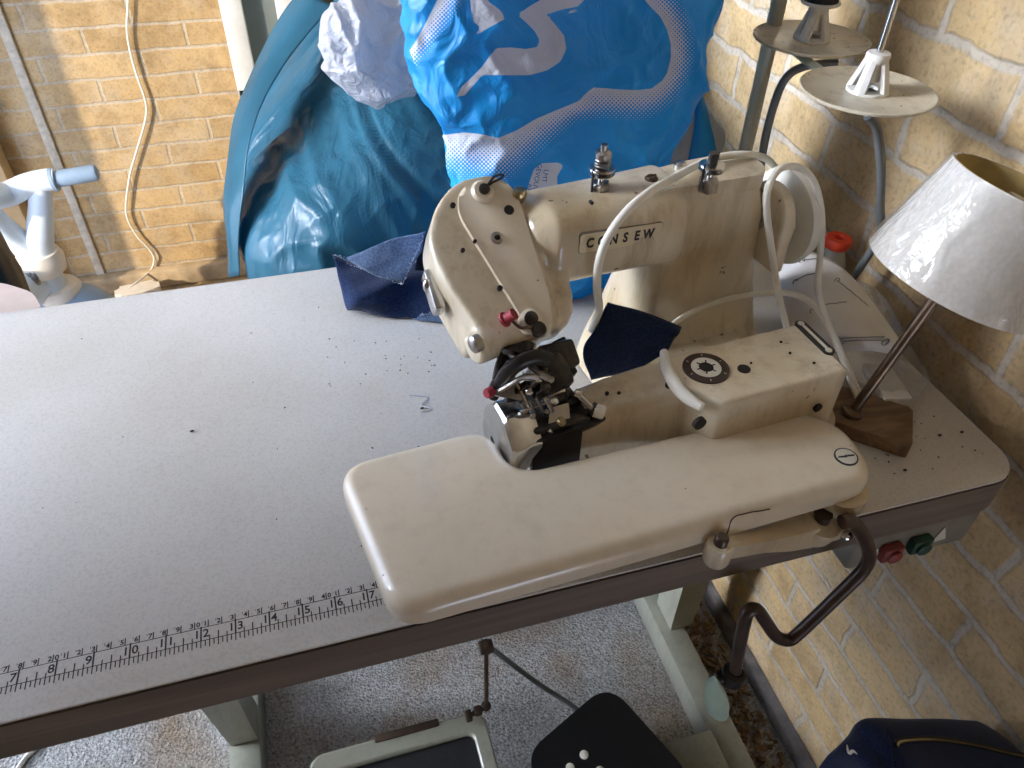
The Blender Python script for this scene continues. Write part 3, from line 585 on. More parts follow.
# work plate around the bed
wp = [w2m(p) for p in ((.4235, .108, 0), (.4470, -.0400, 0), (.844, -.0200, 0), (.850, .042, 0), (.816, .0735, 0), (.562, .0635, 0), (.5535, .1200, 0))]
wp = round_poly([(p.x, p.y) for p in wp], [.030, .026, .030, .03, .024, .024, .025], 9)
def inset(poly, d):
    N = len(poly); out = []
    for i in range(N):
        a, b_, c = Vector(poly[i-1]), Vector(poly[i]), Vector(poly[(i+1) % N]); n1 = (b_-a).normalized(); n2 = (c-b_).normalized()
        n = Vector((-n1.y-n2.y, n1.x+n2.x)); k = max(.35, n.length/2); n.normalize(); out.append(tuple(b_+n*d/k))
    return out
def slab(poly, z0, z1, r, seg=7):
    if sum(poly[i-1][0]*p[1]-p[0]*poly[i-1][1] for i, p in enumerate(poly)) < 0: poly = poly[::-1]
    rings = [[(x, y, z0) for x, y in inset(poly, .003)], [(x, y, z0) for x, y in poly]]
    for k in range(seg+1):
        a = math.pi/2*k/seg; rings.append([(x, y, z1-r+r*math.sin(a)) for x, y in inset(poly, r*(1-math.cos(a)))])
    return MB().ring_loft(rings)
pl_ = slab(wp, .0600, .0815, .0118).build('work_plate', 'cream_clean', S, 50)
bt = ml(846, 457, z=.0817)
MB().lathe([(.0092, -.001), (.0092, .0006), (.0085, .0009)], bt, seg=32).build('emblem', 'labelwhite', pl_)
m = MB().lathe([(.0096, -.001), (.0096, .0008), (.0086, .0011), (.0082, .0006)], bt, seg=32, cap=False)
z1 = Vector((0, 0, .0009))
for p, q in (((-.0072, .0016), (.0002, -.0008)), ((.0002, -.0008), (-.0004, .0012)), ((-.0004, .0012), (.0072, -.0012)), ((-.006, .0018), (-.001, .0006)), ((.0062, -.0016), (.001, -.0004))):
    m.tube([bt+Vector((p[0], p[1], .0009)), bt+Vector((q[0], q[1], .0009))], .0005, 6)
m.build('emblem_mark', 'ink', pl_)
pt_ = BVHTree.FromPolygons([m2w(v.co) for v in pl_.data.vertices], [tuple(p.vertices) for p in pl_.data.polygons])
ck = [q for q in (drop(pt_, px, py, .0003) for px, py in ((725, 540), (727, 534), (729, 528), (731, 521), (736, 516), (744, 514), (752, 512), (760, 511), (770, 509))) if q]
if len(ck) > 3: MB().tube(cr([w2m(q) for q in ck], 4), .0006, 6).build('paint_chip', 'leverpaint', pl_)
# post, hinge bracket below the plate
o = ml(836, 508, y=-.124)
MB().lathe([(.0215, .0605), (.0210, .052), (.0175, .036), (.0155, .028), (.0001, .027)], (o.x, -.121, .0), seg=28).build('hinge_post', 'cream', S)
a, c = ml(718, 551, y=-.134), ml(822, 528, y=-.131)
m = MB().lathe([(.0095, -.011), (.0105, -.008), (.0105, .008), (.0095, .010)], a, (0, 0, 1), 24).lathe([(.0165, -.014), (.0175, -.010), (.0175, .004), (.016, .007)], c+Vector((-.006, 0, .010)), (0, -.35, 1), 28)
m.ring_loft([[Vector((p.x, p.y+dy, p.z+dz)) for dy, dz in ((-h*.8, -h), (h*.8, -h), (h*.8, h), (-h*.8, h))] for p, h in ((a+Vector((.008, 0, 0)), .0072), (a*.6+c*.4, .0075), (a*.35+c*.65, .0105), (c+Vector((-.016, 0, .006)), .0125))])
m.box(c+Vector((.012, -.004, -.002)), (.016, .016, .014), bev=.004)
br_ = m.build('hinge_bracket', 'cream', S, 45)
MB().lathe([(.0055, 0), (.0055, .008), (.004, .010), (.0001, .010)], a+Vector((0, 0, .008)), seg=14).build('hinge_pin', 'leverpaint', br_)
MB().lathe([(.0075, 0), (.0075, .008), (.0001, .008)], c+Vector((-.006, 0, .014)), seg=14).build('hinge_pin', 'leverpaint', br_)
MB().lathe([(.0042, -.002), (.0045, .003), (.003, .0045), (.0001, .0045)], c+Vector((.014, -.013, -.001)), (.3, -1, .3), 14).build('set_screw', 'chrome', br_)
# knee lever and pad
kp = [w2m(at(px, py, y=-.035)) for px, py in ((842, 522), (848, 521), (853, 523), (861, 533), (869, 551), (866, 566), (850, 584), (800, 632), (788, 640), (776, 636), (766, 622), (757, 610), (749, 611), (744, 624), (735, 672))]
kl = MB().tube(cr(kp, 5), .0061, 12).build('knee_lever', 'leverpaint', S)
e = kp[-1]
MB().lathe([(.009, -.004), (.0115, 0), (.0115, .012), (.008, .015), (.0001, .015)], e+Vector((-.002, 0, -.012)), (.15, 0, 1), 20).box(e+Vector((-.004, .004, -.010)), (.026, .012, .012), bev=.003).build('lever_clamp', 'darksteel', kl)
k0 = w2m(at(715, 697, y=-.036)); rings = []
for t_, wd in ((0, .0005), (.12, .0036), (.3, .0080), (.5, .0108), (.7, .0122), (.86, .0106), (.95, .0064), (1, .0006)):
    z = k0.z+.050-.098*t_; rings.append([Vector((k0.x+(t_-.45)*.026+math.cos(q)*wd*1.0, k0.y+math.sin(q)*(.010+.3*wd)*min(1, wd/.008), z)) for q in (2*math.pi*k/18 for k in range(18))])
MB().ring_loft(rings).build('knee_pad', 'mint', kl)
# hand wheel with belt guard
MB().lathe([(.012, 0), (.012, .075)], (.135, .110, .178), (1, 0, 0), 20).build('drive_shaft', 'steel', S)
gd = [(-.030, -.038), (.030, -.038)] + [(.030*math.cos(math.radians(k)), .010+.030*math.sin(math.radians(k))) for k in range(0, 181, 12)]
GM = Matrix(((0, 0, 1, .160), (1, 0, 0, .104), (0, 1, 0, .174), (0, 0, 0, 1)))
MB().prism(gd, 0, .015, top=.004, bot=.004, mat=GM).build('belt_guard', 'cream', S, 45)
MB().lathe([(.030, 0), (.046, .002), (.0475, .007), (.044, .016), (.034, .024), (.016, .029), (.0001, .030)], (.190, .114, .170), (1, 0, 0), 44).build('hand_wheel', 'bone', S)
# ---- the stitching parts at the nose of the bed
m = MB(); nx = -.140                           # chromed nose: six-sided faceted cap
face = [(.028, .113), (.050, .088), (.054, .060), (.046, .046), (.002, .046), (-.014, .066), (-.017, .096), (.004, .113)]
m.ring_loft([[(x, .018+(y-.018)*k, .080+(z-.080)*k) for y, z in round_poly(face, .0035, 3)] for x, k in ((nx-.0015, .93), (nx+.001, 1.0), (nx+.010, .99), (nx+.016, .90), (nx+.026, .86))])
ns = m.build('nose_cap', 'chrome', S, 35)
o = ml(493, 441, x=nx-.001); MB().lathe([(.0048, -.001), (.0048, .0005)], o, (-1, 0, 0), 16).build('nose_hole', 'hole', ns)
m = MB().prism(rrect(-.018, -.022, .026, .024, .005, 4), 0, .004, mat=Matrix(((1, 0, 0, -.104), (0, 0, -1, -.0075), (0, 1, 0, .072), (0, 0, 0, 1))))
m.build('bed_shield', 'blacksteel', S)
MB().box((-.094, .016, .096), (.052, .046, .012), bev=.003).build('throat_block', 'darksteel', S)
def P(px, py, y): return ml(px, py, y=y)
# needle housing under the head
m = MB().box(P(548, 378, .030), (.030, .030, .042), rot=Euler((math.radians(36), math.radians(-8), .1)), bev=.006).box(P(553, 395, .024), (.022, .020, .030), rot=Euler((math.radians(30), 0, .2)), bev=.004).ball(P(541, 372, .020), .0078)
m.lathe([(.012, -.006), (.0125, .006), (.009, .009), (.0001, .009)], P(518, 347, .040), (-.5, -.5, -.6), 20).box(P(556, 358, .040), (.034, .024, .020), rot=HM.to_3x3(), bev=.004)
m.build('needle_housing', 'darksteel', S)
arc = [P(px, py, y) for px, py, y in ((493, 398, .030), (499, 385, .026), (508, 372, .022), (521, 362, .019), (536, 357, .018), (548, 360, .018))]
MB().tube(cr(arc, 6), [.0030+.0020*min(1, k/12) for k in range(31)], 10, n=(0, -.5, .8), flat=1.3).build('needle_arm', 'blacksteel', S)
MB().tube(cr([P(497, 392, .022), P(508, 386, .018), P(524, 377, .014), P(538, 378, .012)], 5), .0022, 8).build('thread_looper', 'steel', S)
m = MB().prism(round_poly([(-.016, -.006), (.016, -.008), (.018, .004), (.006, .008), (-.012, .007)], .003), -.0015, .0015, mat=Matrix.Translation(P(506, 389, .024)) @ Euler((math.radians(40), math.radians(12), math.radians(-20))).to_matrix().to_4x4())
m.build('looper_plate', 'steel', S)
MB().lathe([(.0042, 0), (.0044, .005), (.0036, .0066), (.0001, .0068)], P(492, 391, .024), (-.9, -.4, .1), 14).build('looper_knob', 'red', S)
# more of the crowded linkage
for px, py, y, sx, sy, sz, ry, mt in ((515, 352, .048, .014, .012, .012, .4, 'darksteel'), (526, 350, .046, .016, .010, .012, .1, 'steel'), (562, 352, .052, .014, .020, .016, -.2, 'blacksteel'), (566, 372, .040, .010, .014, .026, -.1, 'blacksteel'), (524, 388, .018, .010, .006, .016, .5, 'darksteel'), (532, 384, .016, .008, .006, .020, .35, 'steel'), (541, 390, .012, .010, .008, .018, .2, 'darksteel'), (556, 392, .012, .016, .006, .006, .1, 'steel'), (562, 408, .010, .012, .010, .010, 0, 'darksteel'), (516, 398, .020, .020, .006, .005, .3, 'blacksteel'), (550, 404, .010, .008, .006, .016, .25, 'chrome')):
    MB().box(P(px, py, y), (sx, sy, sz), rot=Euler((.5, ry, .1)), bev=.0016).build('linkage_block', mt, S)
for pts, r, mt in ((((505, 352, .05), (500, 366, .04), (497, 380, .034)), .0042, 'darksteel'), (((530, 366, .022), (540, 374, .014), (552, 380, .012)), .0030, 'steel'), (((512, 376, .024), (522, 392, .016), (530, 410, .010)), .0018, 'chrome'), (((560, 376, .02), (564, 392, .014), (566, 412, .006)), .0026, 'darksteel')):
    MB().tube(cr([P(*q) for q in pts], 5), r, 8).build('linkage_bar', mt, S)
# slotted plates of the presser
for px0, py0, px1, py1, y, wd in ((521, 402, 541, 444, .012, .0022), (529, 399, 547, 440, .010, .0020), (536, 396, 554, 436, .008, .0020), (544, 396, 560, 428, .006, .0022)):
    m = MB().tube([P(px0, py0, y), P((px0+px1)/2+1, (py0+py1)/2, y-.002), P(px1, py1, y-.004)], wd, 8, flat=.6); m.build('presser_finger', 'steel', S)
for px0, py0, px1, py1, y in ((520, 412, 552, 400, .010), (526, 428, 560, 412, .006), (532, 440, 566, 424, .003)):
    MB().tube([P(px0, py0, y), P(px1, py1, y)], .0016, 8).build('cross_wire', 'chrome', S)
for px, py, y, r in ((533, 416, .006, .0030), (546, 412, .004, .0026), (529, 391, .012, .0034), (553, 423, .002, .0024), (538, 432, .002, .0026)):
    MB().lathe([(r, -.002), (r, .002), (r*.6, .0034), (.0001, .0034)], P(px, py, y), (-.2, -.7, .7), 12).build('small_screw', 'chrome', S)
q = [P(547, 431, -.004), P(570, 424, -.004), P(568, 405, .006), P(550, 410, .006)]
m = MB(); m.ring_loft([[v+Vector((0, -.0006, dz)) for v in q] for dz in (0, .003)]); f = m.build('presser_plate', 'chrome', S, 30)
MB().lathe([(.0040, 0), (.0040, .002), (.0024, .0034), (.0001, .0034)], P(561, 422, -.0035), (0, -.5, .8), 14).build('plate_screw', 'brass', f)
MB().tube([P(547, 428, -.004), P(550, 433, -.005)], .0036, 10).build('plate_toe', 'chrome', f)
m = MB().box(P(572, 400, .012), (.016, .010, .006), rot=Euler((.4, 0, .1)), bev=.0015).box(P(585, 420, -.002), (.032, .016, .009), rot=Euler((.3, -.05, .1)), bev=.002).box(P(560, 398, .016), (.024, .012, .010), rot=Euler((.3, 0, .2)), bev=.002)
m.build('adjuster_block', 'blacksteel', S)
m = MB().tube([P(577, 394, .010), P(592, 408, -.002)], .0030, 10).lathe([(.0038, -.002), (.0038, .003)], P(577, 394, .010), (.7, -.5, -.2), 10); m.build('adjuster_screw', 'chrome', S)
a, c = P(591, 408, -.002), P(598, 413, -.006)
MB().tube([a, a*.5+c*.5], .0062, 14).build('adjuster_collar', 'blacksteel', S)
MB().lathe([(.0058, 0), (.0060, .007), (.0048, .009), (.0001, .0092)], P(594, 410, -.004), (.75, -.55, -.15), 16).build('adjuster_cap', 'white_plastic', S)
# ------------------------------------------------------------------ thread stand
def obj_at(name, loc, label, cat, rot=0, group=None):
    e = empty(name, loc, label, cat, rot, group); return e, Matrix.Translation(-Vector(loc))
def part(mb, name, mat, root, smooth=40, inv=None):
    bmesh.ops.transform(mb.b, matrix=inv if inv is not None else Matrix.Translation(-root.location), verts=mb.b.verts); return mb.build(name, mat, root, smooth)
ZD = .275
d1, d2 = at(867, 91, z=ZD), at(811, 39, z=ZD)
py_ = .462; px_ = at(760, 85, y=py_).x
TS = empty('thread_stand', (px_, py_, 0), 'pale green pole with two dusty cream discs standing at the back corner of the table', 'thread stand')
part(MB().lathe([(.022, 0), (.022, .004), (.012, .008), (.009, .012), (.0001, .012)], (px_, py_, 0.0003), seg=24), 'base_flange', 'polepaint', TS)
part(MB().tube([(px_, py_, .004), (px_, py_, .60)], .0088, 16), 'pole', 'polepaint', TS)
for d, nm in ((d1, 'f'), (d2, 'b')):
    e = Vector((px_, py_, ZD-.011))
    m = MB().tube([e, e*.35+Vector((d.x, d.y, ZD-.011))*.65, Vector((d.x, d.y, ZD-.008))], .0045, 8, flat=.6).lathe([(.012, -.013), (.013, -.004), (.012, -.0015)], d, seg=18)
    part(m, 'disc_arm', 'polepaint', TS)
    m = MB().lathe([(.012, -.0022), (.056, -.0022), (.0605, -.0006), (.0612, .0018), (.0600, .0024), (.0560, .0002), (.012, 0.0), (.0001, 0.0)], d, seg=64); part(m, 'disc', 'disc', TS)
    c = MB()
    for k in range(4):
        a = k*math.pi/2+.5; o1 = d+Vector((.0165*math.cos(a), .0165*math.sin(a), .0005)); o2 = d+Vector((.0072*math.cos(a), .0072*math.sin(a), .030))
        c.tube([o1, o2], [.0042, .0032], 6, n=(math.cos(a), math.sin(a), 0), flat=1.5)
    c.lathe([(.0075, .010), (.0060, .030), (.0001, .030)], d, seg=16).lathe([(.0100, .027), (.0108, .032), (.0100, .0345), (.0001, .035)], d, seg=20).lathe([(.019, .0002), (.0185, .0025), (.009, .003), (.009, .0002)], d, seg=24)
    part(c, 'spool_pin', 'white_plastic', TS)
    if nm == 'f':
        part(MB().tube([d+Vector((0, 0, .030)), d+Vector((0, 0, .26))], .0030, 12), 'rod', 'chrome', TS)
        part(MB().box(d+Vector((-.004, -.014, -.012)), (.014, .012, .009), bev=.003), 'clip', 'bone', TS)
    part(MB().tube([d+Vector((0, 0, -.002)), d+Vector((0, 0, -.020))], .0045, 10), 'wing_nut', 'steel', TS)
sp = empty('thread_spool', (d2.x, d2.y, ZD+.0352), 'black thread spool with white flange on the rear disc of the thread stand', 'spool')
part(MB().lathe([(.0195, 0), (.0205, .0015), (.0195, .003), (.0001, .003)], (d2.x, d2.y, ZD+.0352), seg=32), 'flange', 'white_plastic', sp)
part(MB().lathe([(.0175, 0), (.0172, .004), (.0165, .07), (.0155, .072), (.0001, .072)], (d2.x, d2.y, ZD+.0383), seg=32), 'wound_thread', 'threadblack', sp)
pth = [at(838, 63, y=.40), at(806, 66, y=.415), at(786, 78, y=.42), at(774, 105, y=.42), at(765, 140, y=.42), at(759, 180, y=.415), at(756, 225, y=.40)]
pth[-1].z = max(pth[-1].z, .006)
tag(MB().tube(cr(pth, 6), .0048, 10).build('grey_cable', 'greycable'), 'grey cable bending down from under the rear cream disc', 'cable')
pth = [at(868, 116, y=.268), at(877, 130, y=.268), at(881, 165, y=.268), at(880, 205, y=.27), at(877, 240, y=.272)]; q = pth[-1].copy(); q.z = .006; q.y += .02; q.x -= .004; pth.append(q)
tag(MB().tube(cr(pth, 6), .0046, 10).build('grey_cable', 'greycable'), 'grey cable hanging straight down from under the front cream disc', 'cable')
# ------------------------------------------------------------------ leaning lamp
LB_ = Vector((.922, .104, 0)); ax = Vector((.27, -.01, .96)).normalized()
LP = empty('desk_lamp', LB_, 'small lamp with wrapped white shade, walnut base and leaning brown stem', 'lamp')
m = MB().prism(round_poly([(-.018, -.032), (.062, -.032), (.056, .026), (-.016, .026)], .004), .0005, .017, top=.0025, bot=.001, mat=Matrix.Translation(LB_+Vector((.006, .010, 0))) @ Matrix.Rotation(math.radians(-44), 4, 'Z'))
part(m, 'base', 'lampwood', LP)
so_ = LB_+Vector((0, 0, .014))
part(MB().tube([so_, so_+ax*.175], .0052, 14).lathe([(.011, 0), (.011, .003), (.007, .006), (.0001, .006)], so_+Vector((0, 0, .003)), ax, 18), 'stem', 'bronze', LP)
tilt = Vector((.29, -.02, .95)).normalized(); sb0 = Vector((.968, .100, .168)); H_ = .090; rb_, rt_ = .0775, .0590
prof = [(rb_+(rt_-rb_)*k/10, H_*k/10) for k in range(11)]
sh = part(MB().lathe([(rb_-.0012, .0004)]+[(rb_, .0002)]+prof[1:-1]+[(rt_, H_), (rt_-.0012, H_-.0003)]+[(rt_-.0022+(rb_-rt_)*k/10, H_*(1-k/10)-.0004*(k == 0)) for k in range(0, 11)], sb0, tilt, 72, cap=False), 'lamp_shade', 'shade', LP)
part(MB().lathe([(rb_-.0026+(rt_-rb_)*k/10, H_*k/10) for k in range(11)], sb0, tilt, 72, cap=False), 'shade_lining', 'shadein', LP).parent = sh
q = Vector((0, 0, 1)).rotation_difference(tilt)
m = MB()
for k in range(3):
    a = 2*math.pi*k/3+.4; m.tube([sb0+tilt*(H_-.012), sb0+tilt*(H_-.012)+q @ Vector((math.cos(a), math.sin(a), 0))*(rt_+.001)], .0013, 6)
m.tube([so_+ax*.17, sb0+tilt*(H_-.008)], .0065, 10); part(m, 'shade_carrier', 'steel', LP)
wrp = MB(); rings = []
for k in range(31):
    t_ = k/30; r = []
    for j in range(180):
        a_ = 2*math.pi*j/180; c_ = Vector((math.cos(a_), math.sin(a_), 0)); sp_ = Vector((a_*3.2+t_*2.2, t_*2.0-a_*.9, 3.0))
        cr_n = (1-abs(noise.noise(Vector((math.cos(a_)*4+t_*1.2, math.sin(a_)*4-t_*1.6, t_*1.3)))))**5+.6*(1-abs(noise.noise(Vector((math.cos(a_)*9-t_*2.5, math.sin(a_)*9+t_*2.5, 5+t_*2.2)))))**6
        r.append(sb0+q @ (c_*(rb_+(rt_-rb_)*t_+.0012+.0016*cr_n))+tilt*(H_*(.012+.976*t_)))
    rings.append(r)
wrp.ring_loft(rings, cap=False); part(wrp, 'plastic_wrap', 'wrap', LP, 180).parent = sh
# ------------------------------------------------------------------ sheets and sacks
def patch(name, mat, P, nu=26, nv=20, fn=None, thick=.0012, parent=None, wav=.003, ws=30, seed=0, m=None):
    """cloth or paper through a grid of control points (rows of equal length)"""
    rows = [cr(r, max(1, nu//(len(r)-1))) for r in P]; n = len(rows[0]); cols = [cr([r[i] for r in rows], max(1, nv//(len(rows)-1))) for i in range(n)]
    mb = m or MB(); g = []
    for i in range(n):
        g.append([])
        for p in cols[i]:
            w_ = Vector((noise.noise(p*ws+Vector((seed, 0, 0))), noise.noise(p*ws+Vector((0, seed+5, 0))), noise.noise(p*ws+Vector((0, 0, seed+9)))))*wav
            q = p+w_; g[-1].append(mb.b.verts.new(q))
    for i in range(n-1):
        for j in range(len(g[0])-1): mb.b.faces.new((g[i][j], g[i+1][j], g[i+1][j+1], g[i][j+1]))
    if m: return m
    o = mb.build(name, mat, parent, 60)
    if thick: s = o.modifiers.new('t', 'SOLIDIFY'); s.thickness = thick; s.offset = 0
    return o
def fray(edges, root, n=70, ln=.003):
    m = MB()
    for a, b in edges:
        for k in range(n):
            p = a.lerp(b, (k+R.random()*.8)/n); d = Vector((R.uniform(-1, 1), R.uniform(-1, 1), R.uniform(-.3, .9)))*ln*R.uniform(.3, 1); m.tube([p, p+d], .00028, 3)
    o = m.build('frayed_edge', 'fray', root, 0); o['kind'] = 'stuff'; return o
# denim scrap beside the machine head
def A(px, py, z): return at(px, py, z=z)
rows = [[A(334, 256, .050), A(352, 262, .040), A(385, 268, .030), A(420, 262, .030), A(462, 262, .030)],
        [A(340, 282, .034), A(362, 290, .034), A(392, 284, .034), A(425, 280, .026), A(462, 284, .024)],
        [A(346, 306, .012), A(356, 305, .020), A(372, 300, .026), A(410, 300, .018), A(462, 306, .014)],
        [A(349, 309, .003), A(366, 311, .004), A(378, 316, .003), A(412, 318, .003), A(463, 320, .004)]]
ds = patch('denim_scrap', 'denim', rows, 32, 24, wav=.003, ws=38, seed=2)
tag(ds, 'dark blue denim scrap with a folded pale corner beside the machine head', 'fabric scrap')
fl = patch('folded_flap', 'denimback', [[A(346, 258, .060), A(385, 243, .072), A(426, 231, .076)], [A(362, 268, .058), A(390, 258, .062), A(421, 252, .064)], [A(380, 276, .052), A(392, 280, .048), A(402, 284, .044)]], 24, 16, parent=ds, wav=.002, ws=50)
bk = patch('back_fold', 'denimdeep', [[A(420, 240, .070), A(440, 236, .070), A(466, 236, .066)], [A(418, 254, .058), A(440, 254, .056), A(466, 254, .052)], [A(414, 272, .040), A(440, 274, .036), A(466, 276, .032)]], 16, 12, parent=ds)
patch('lower_fold', 'denimback', [[A(420, 315, .007), A(436, 312, .009), A(452, 312, .008)], [A(414, 320, .003), A(434, 322, .003), A(458, 325, .003)]], 16, 8, parent=ds, wav=.001)
fray([(A(334, 255, .051), A(352, 262, .041)), (A(346, 263, .060), A(402, 285, .045)), (A(402, 285, .045), A(424, 236, .075)), (A(352, 312, .003), A(420, 319, .003)), (A(420, 315, .008), A(450, 312, .008))], ds, 46, .0032)
# denim scrap folded over the back of the bed
def Q(px, py, y): return m2w(ml(px, py, y=y))
fr1 = [[Q(609, 303, .082), Q(645, 313, .076), Q(681, 327, .068)], [Q(594, 330, .073), Q(638, 332, .066), Q(679, 334, .060)], [Q(583, 354, .067), Q(628, 354, .062), Q(674, 340, .059)], [Q(590, 380, .062), Q(632, 371, .058), Q(668, 352, .054)]]
d2_ = patch('denim_scrap', 'denim', fr1, 24, 18, wav=.0015, ws=40, seed=4); tag(d2_, 'dark navy denim scrap tucked behind the bed under the arm', 'fabric scrap')
bk = []
for r in fr1[:2]: bk.append([p.copy() for p in r])
row2 = [p+Vector((.006, .030, -.055)) for p in fr1[0]]; row3 = [p+Vector((.004, .036, 0)) for p in fr1[0]]
for p in row3: p.z = .048
patch('back_fold', 'denimdeep', [[p.copy() for p in fr1[0]], row2, row3], 24, 14, parent=d2_, wav=.001)
# clear plastic bag with paper and cards
def loop_sack(name, mat, secs, parent=None, nu=96, amp=.004, ws=24, seed=0, e=2.6, cap=True, sub=4, fine=.5, crease=None, zmin=None):
    """closed lumpy sack: sections (centre, half-width vector, half-depth vector) joined smoothly, creased along its surface"""
    Cs = cr([s[0] for s in secs], sub); U = cr([s[1] for s in secs], sub); V = cr([s[2] for s in secs], sub); rings = []
    for c, u, v in zip(Cs, U, V):
        r = []
        for k in range(nu):
            a = 2*math.pi*k/nu; cx, sx = math.cos(a), math.sin(a)
            p = c+u*math.copysign(abs(cx)**(2/e), cx)+v*math.copysign(abs(sx)**(2/e), sx); n = (u*cx/max(u.length, 1e-4)+v*sx/max(v.length, 1e-4)).normalized()
            s = Vector((seed, seed*2, 0)); d = amp*(fbm(p+s, ws, 3)*.7)+amp*.9*(ridge(Vector((p.x+p.z*.6, p.y, p.z*.35-p.x*.2))+s, ws*.8)-.5)+amp*fine*(ridge(p+s*2, ws*2.6)-.5)
            if crease: d += crease(p)
            q = p+n*d
            if zmin is not None: q.z = max(q.z, zmin+.0006*abs(math.cos(k)))
            r.append(q)
        rings.append(r)
    m = MB().ring_loft(rings, cap); o = m.build(name, mat, parent, 80)
    return o
c0, c1, c2, c3 = Vector((.935, .362, .036)), Vector((.966, .298, .048)), Vector((.990, .218, .038)), Vector((1.008, .140, .014))
u_ = Vector((.82, .52, 0)).normalized(); Z = Vector((0, 0, 1))
cA, cB, cC, cD = Vector((.975, .262, .030)), Vector((.984, .228, .034)), Vector((.996, .180, .028)), Vector((1.010, .135, .012))
cb1 = loop_sack('plastic_bag', 'clear', [(cA+Vector((-.004, .012, 0)), u_*.022, Z*.012), (cA, u_*.052, Z*.028), (cB, u_*.062, Z*.032), (cC, u_*.058, Z*.027), (cD, u_*.040, Z*.010), (cD+Vector((.004, -.020, -.003)), u_*.030, Z*.004)], amp=.006, ws=26, seed=3, sub=9, zmin=.0012)
tag(cb1, 'clear plastic bag holding folded white paper beside the lamp', 'plastic bag')
def pp(px, py, z): return at(px, py, z=z)
sheet = patch('paper_sheet', 'paper', [[pp(772, 262, .060), pp(800, 250, .078), pp(834, 262, .082), pp(858, 285, .078)], [pp(776, 290, .060), pp(810, 285, .084), pp(850, 300, .086), pp(885, 318, .074)], [pp(784, 322, .050), pp(820, 325, .074), pp(862, 335, .078), pp(902, 345, .062)], [pp(806, 352, .038), pp(838, 352, .050), pp(872, 352, .060), pp(898, 356, .046)]], 30, 24, thick=.0006, wav=.0015, ws=18)
tag(sheet, 'white printed instruction paper curled up behind the bed of the machine', 'paper')
def surf(P, u, v):
    row = []
    for r in P:
        q = cr(r, 60); row.append(q[min(len(q)-1, int(u*(len(q)-1)))])
    q = cr(row, 60); return q[min(len(q)-1, int(v*(len(q)-1)))]
SH = [[pp(772, 262, .060), pp(800, 250, .078), pp(834, 262, .082), pp(858, 285, .078)], [pp(776, 290, .060), pp(810, 285, .084), pp(850, 300, .086), pp(885, 318, .074)], [pp(784, 322, .050), pp(820, 325, .074), pp(862, 335, .078), pp(902, 345, .062)], [pp(806, 352, .038), pp(838, 352, .050), pp(872, 352, .060), pp(898, 356, .046)]]
pr = MB()
for (u0, v0), (u1, v1) in (((.32, .12), (.52, .05)), ((.30, .55), (.62, .38)), ((.42, .82), (.86, .62)), ((.44, .86), (.88, .66)), ((.60, .20), (.86, .30)), ((.2, .30), (.42, .22))):
    pr = MB(); pts = [surf(SH, u0+(u1-u0)*k/14, v0+(v1-v0)*k/14)+Vector((-.0006, -.0012, .0016)) for k in range(15)]; pr.tube(pts, .00055, 5)
    e_ = pts[0]; pr.tube([e_+Vector((.003*math.cos(a_), 0, .003*math.sin(a_))) for a_ in [k*.7 for k in range(10)]], .0005, 5); pr.build('printed_line', 'paperprint', sheet, 0)
pr = MB(); o_ = surf(SH, .84, .70); pr.tube([o_+Vector((.004*math.cos(a_), -.002, .0016+.004*math.sin(a_))) for a_ in [k*.7 for k in range(10)]], .0008, 5)
pr.build('printed_mark', 'paperprint', sheet, 0)
cd = MB()
for px, py, z in ((886, 384, .016),):
    p = at(px, py, z=z)
    cd.box(p, (.030, .052, .010), rot=Euler((.05, .05, math.radians(-10))), bev=.002)
tag(cd.build('card_pack', 'paper'), 'white card packet at the lower end of the clear plastic bag', 'card packet')
# bottle with red ring cap
p = at(838, 241, x=1.046)
BT = empty('glue_bottle', (p.x, p.y, 0), 'small bottle with a red ring cap by the brick wall behind the paper', 'bottle')
part(MB().lathe([(.016, .0005), (.018, .004), (.018, max(.03, p.z-.03)), (.012, p.z-.012), (.011, p.z-.006), (.0001, p.z-.006)], (p.x, p.y, 0), seg=28), 'body', simple('grey_clear_bottle', (0.30, 0.29, 0.26), 0.25, var=0.1), BT)
part(MB().lathe([(.0145, -.007), (.0158, -.005), (.0158, .003), (.0145, .005), (.0062, .005), (.0052, .003), (.0052, -.004), (.0001, -.004)], p, seg=32), 'cap', 'redcap', BT)
# ------------------------------------------------------------------ white cords over the machine
w1 = [Q(599, 310, .070), Q(597, 288, .066), Q(599, 262, .062), Q(608, 237, .060), Q(626, 212, .064), Q(648, 193, .074)]
w1 += [m2w(ml(672, 179, z=.2410)), m2w(ml(700, 164, z=.2390)), m2w(ml(726, 156, z=.2385)), m2w(ml(750, 155, z=.2365)), Q(768, 160, .146), Q(778, 176, .150), Q(780, 200, .160)]
q = w1[0].copy(); q.z -= .03; q.y += .012; w1.insert(0, q)
tag(MB().tube(cr(w1, 6), .0035, 10).build('white_cord', 'cord'), 'white cord looping over the arm in front of the nameplate', 'cord')
w2 = [Q(790, 352, .052), Q(787, 330, .050), Q(781, 305, .050), Q(777, 285, .054), Q(772, 252, .060), Q(767, 214, .062), Q(768, 188, .063), Q(780, 169, .075), Q(798, 167, .085), Q(811, 177, .085), Q(819, 197, .080), Q(822, 225, .075), Q(820, 258, .070), Q(818, 288, .058), Q(826, 318, .040), Q(838, 345, .022), Q(850, 372, .006), Q(861, 398, -.004), Q(869, 420, -.012), Q(873, 437, -.018)]
for q in w2: q.z = max(q.z, .0055)
tag(MB().tube(cr(w2, 6), .0031, 10).build('white_cord', 'cord'), 'white cord hanging round the handwheel down to the lamp base', 'cord')
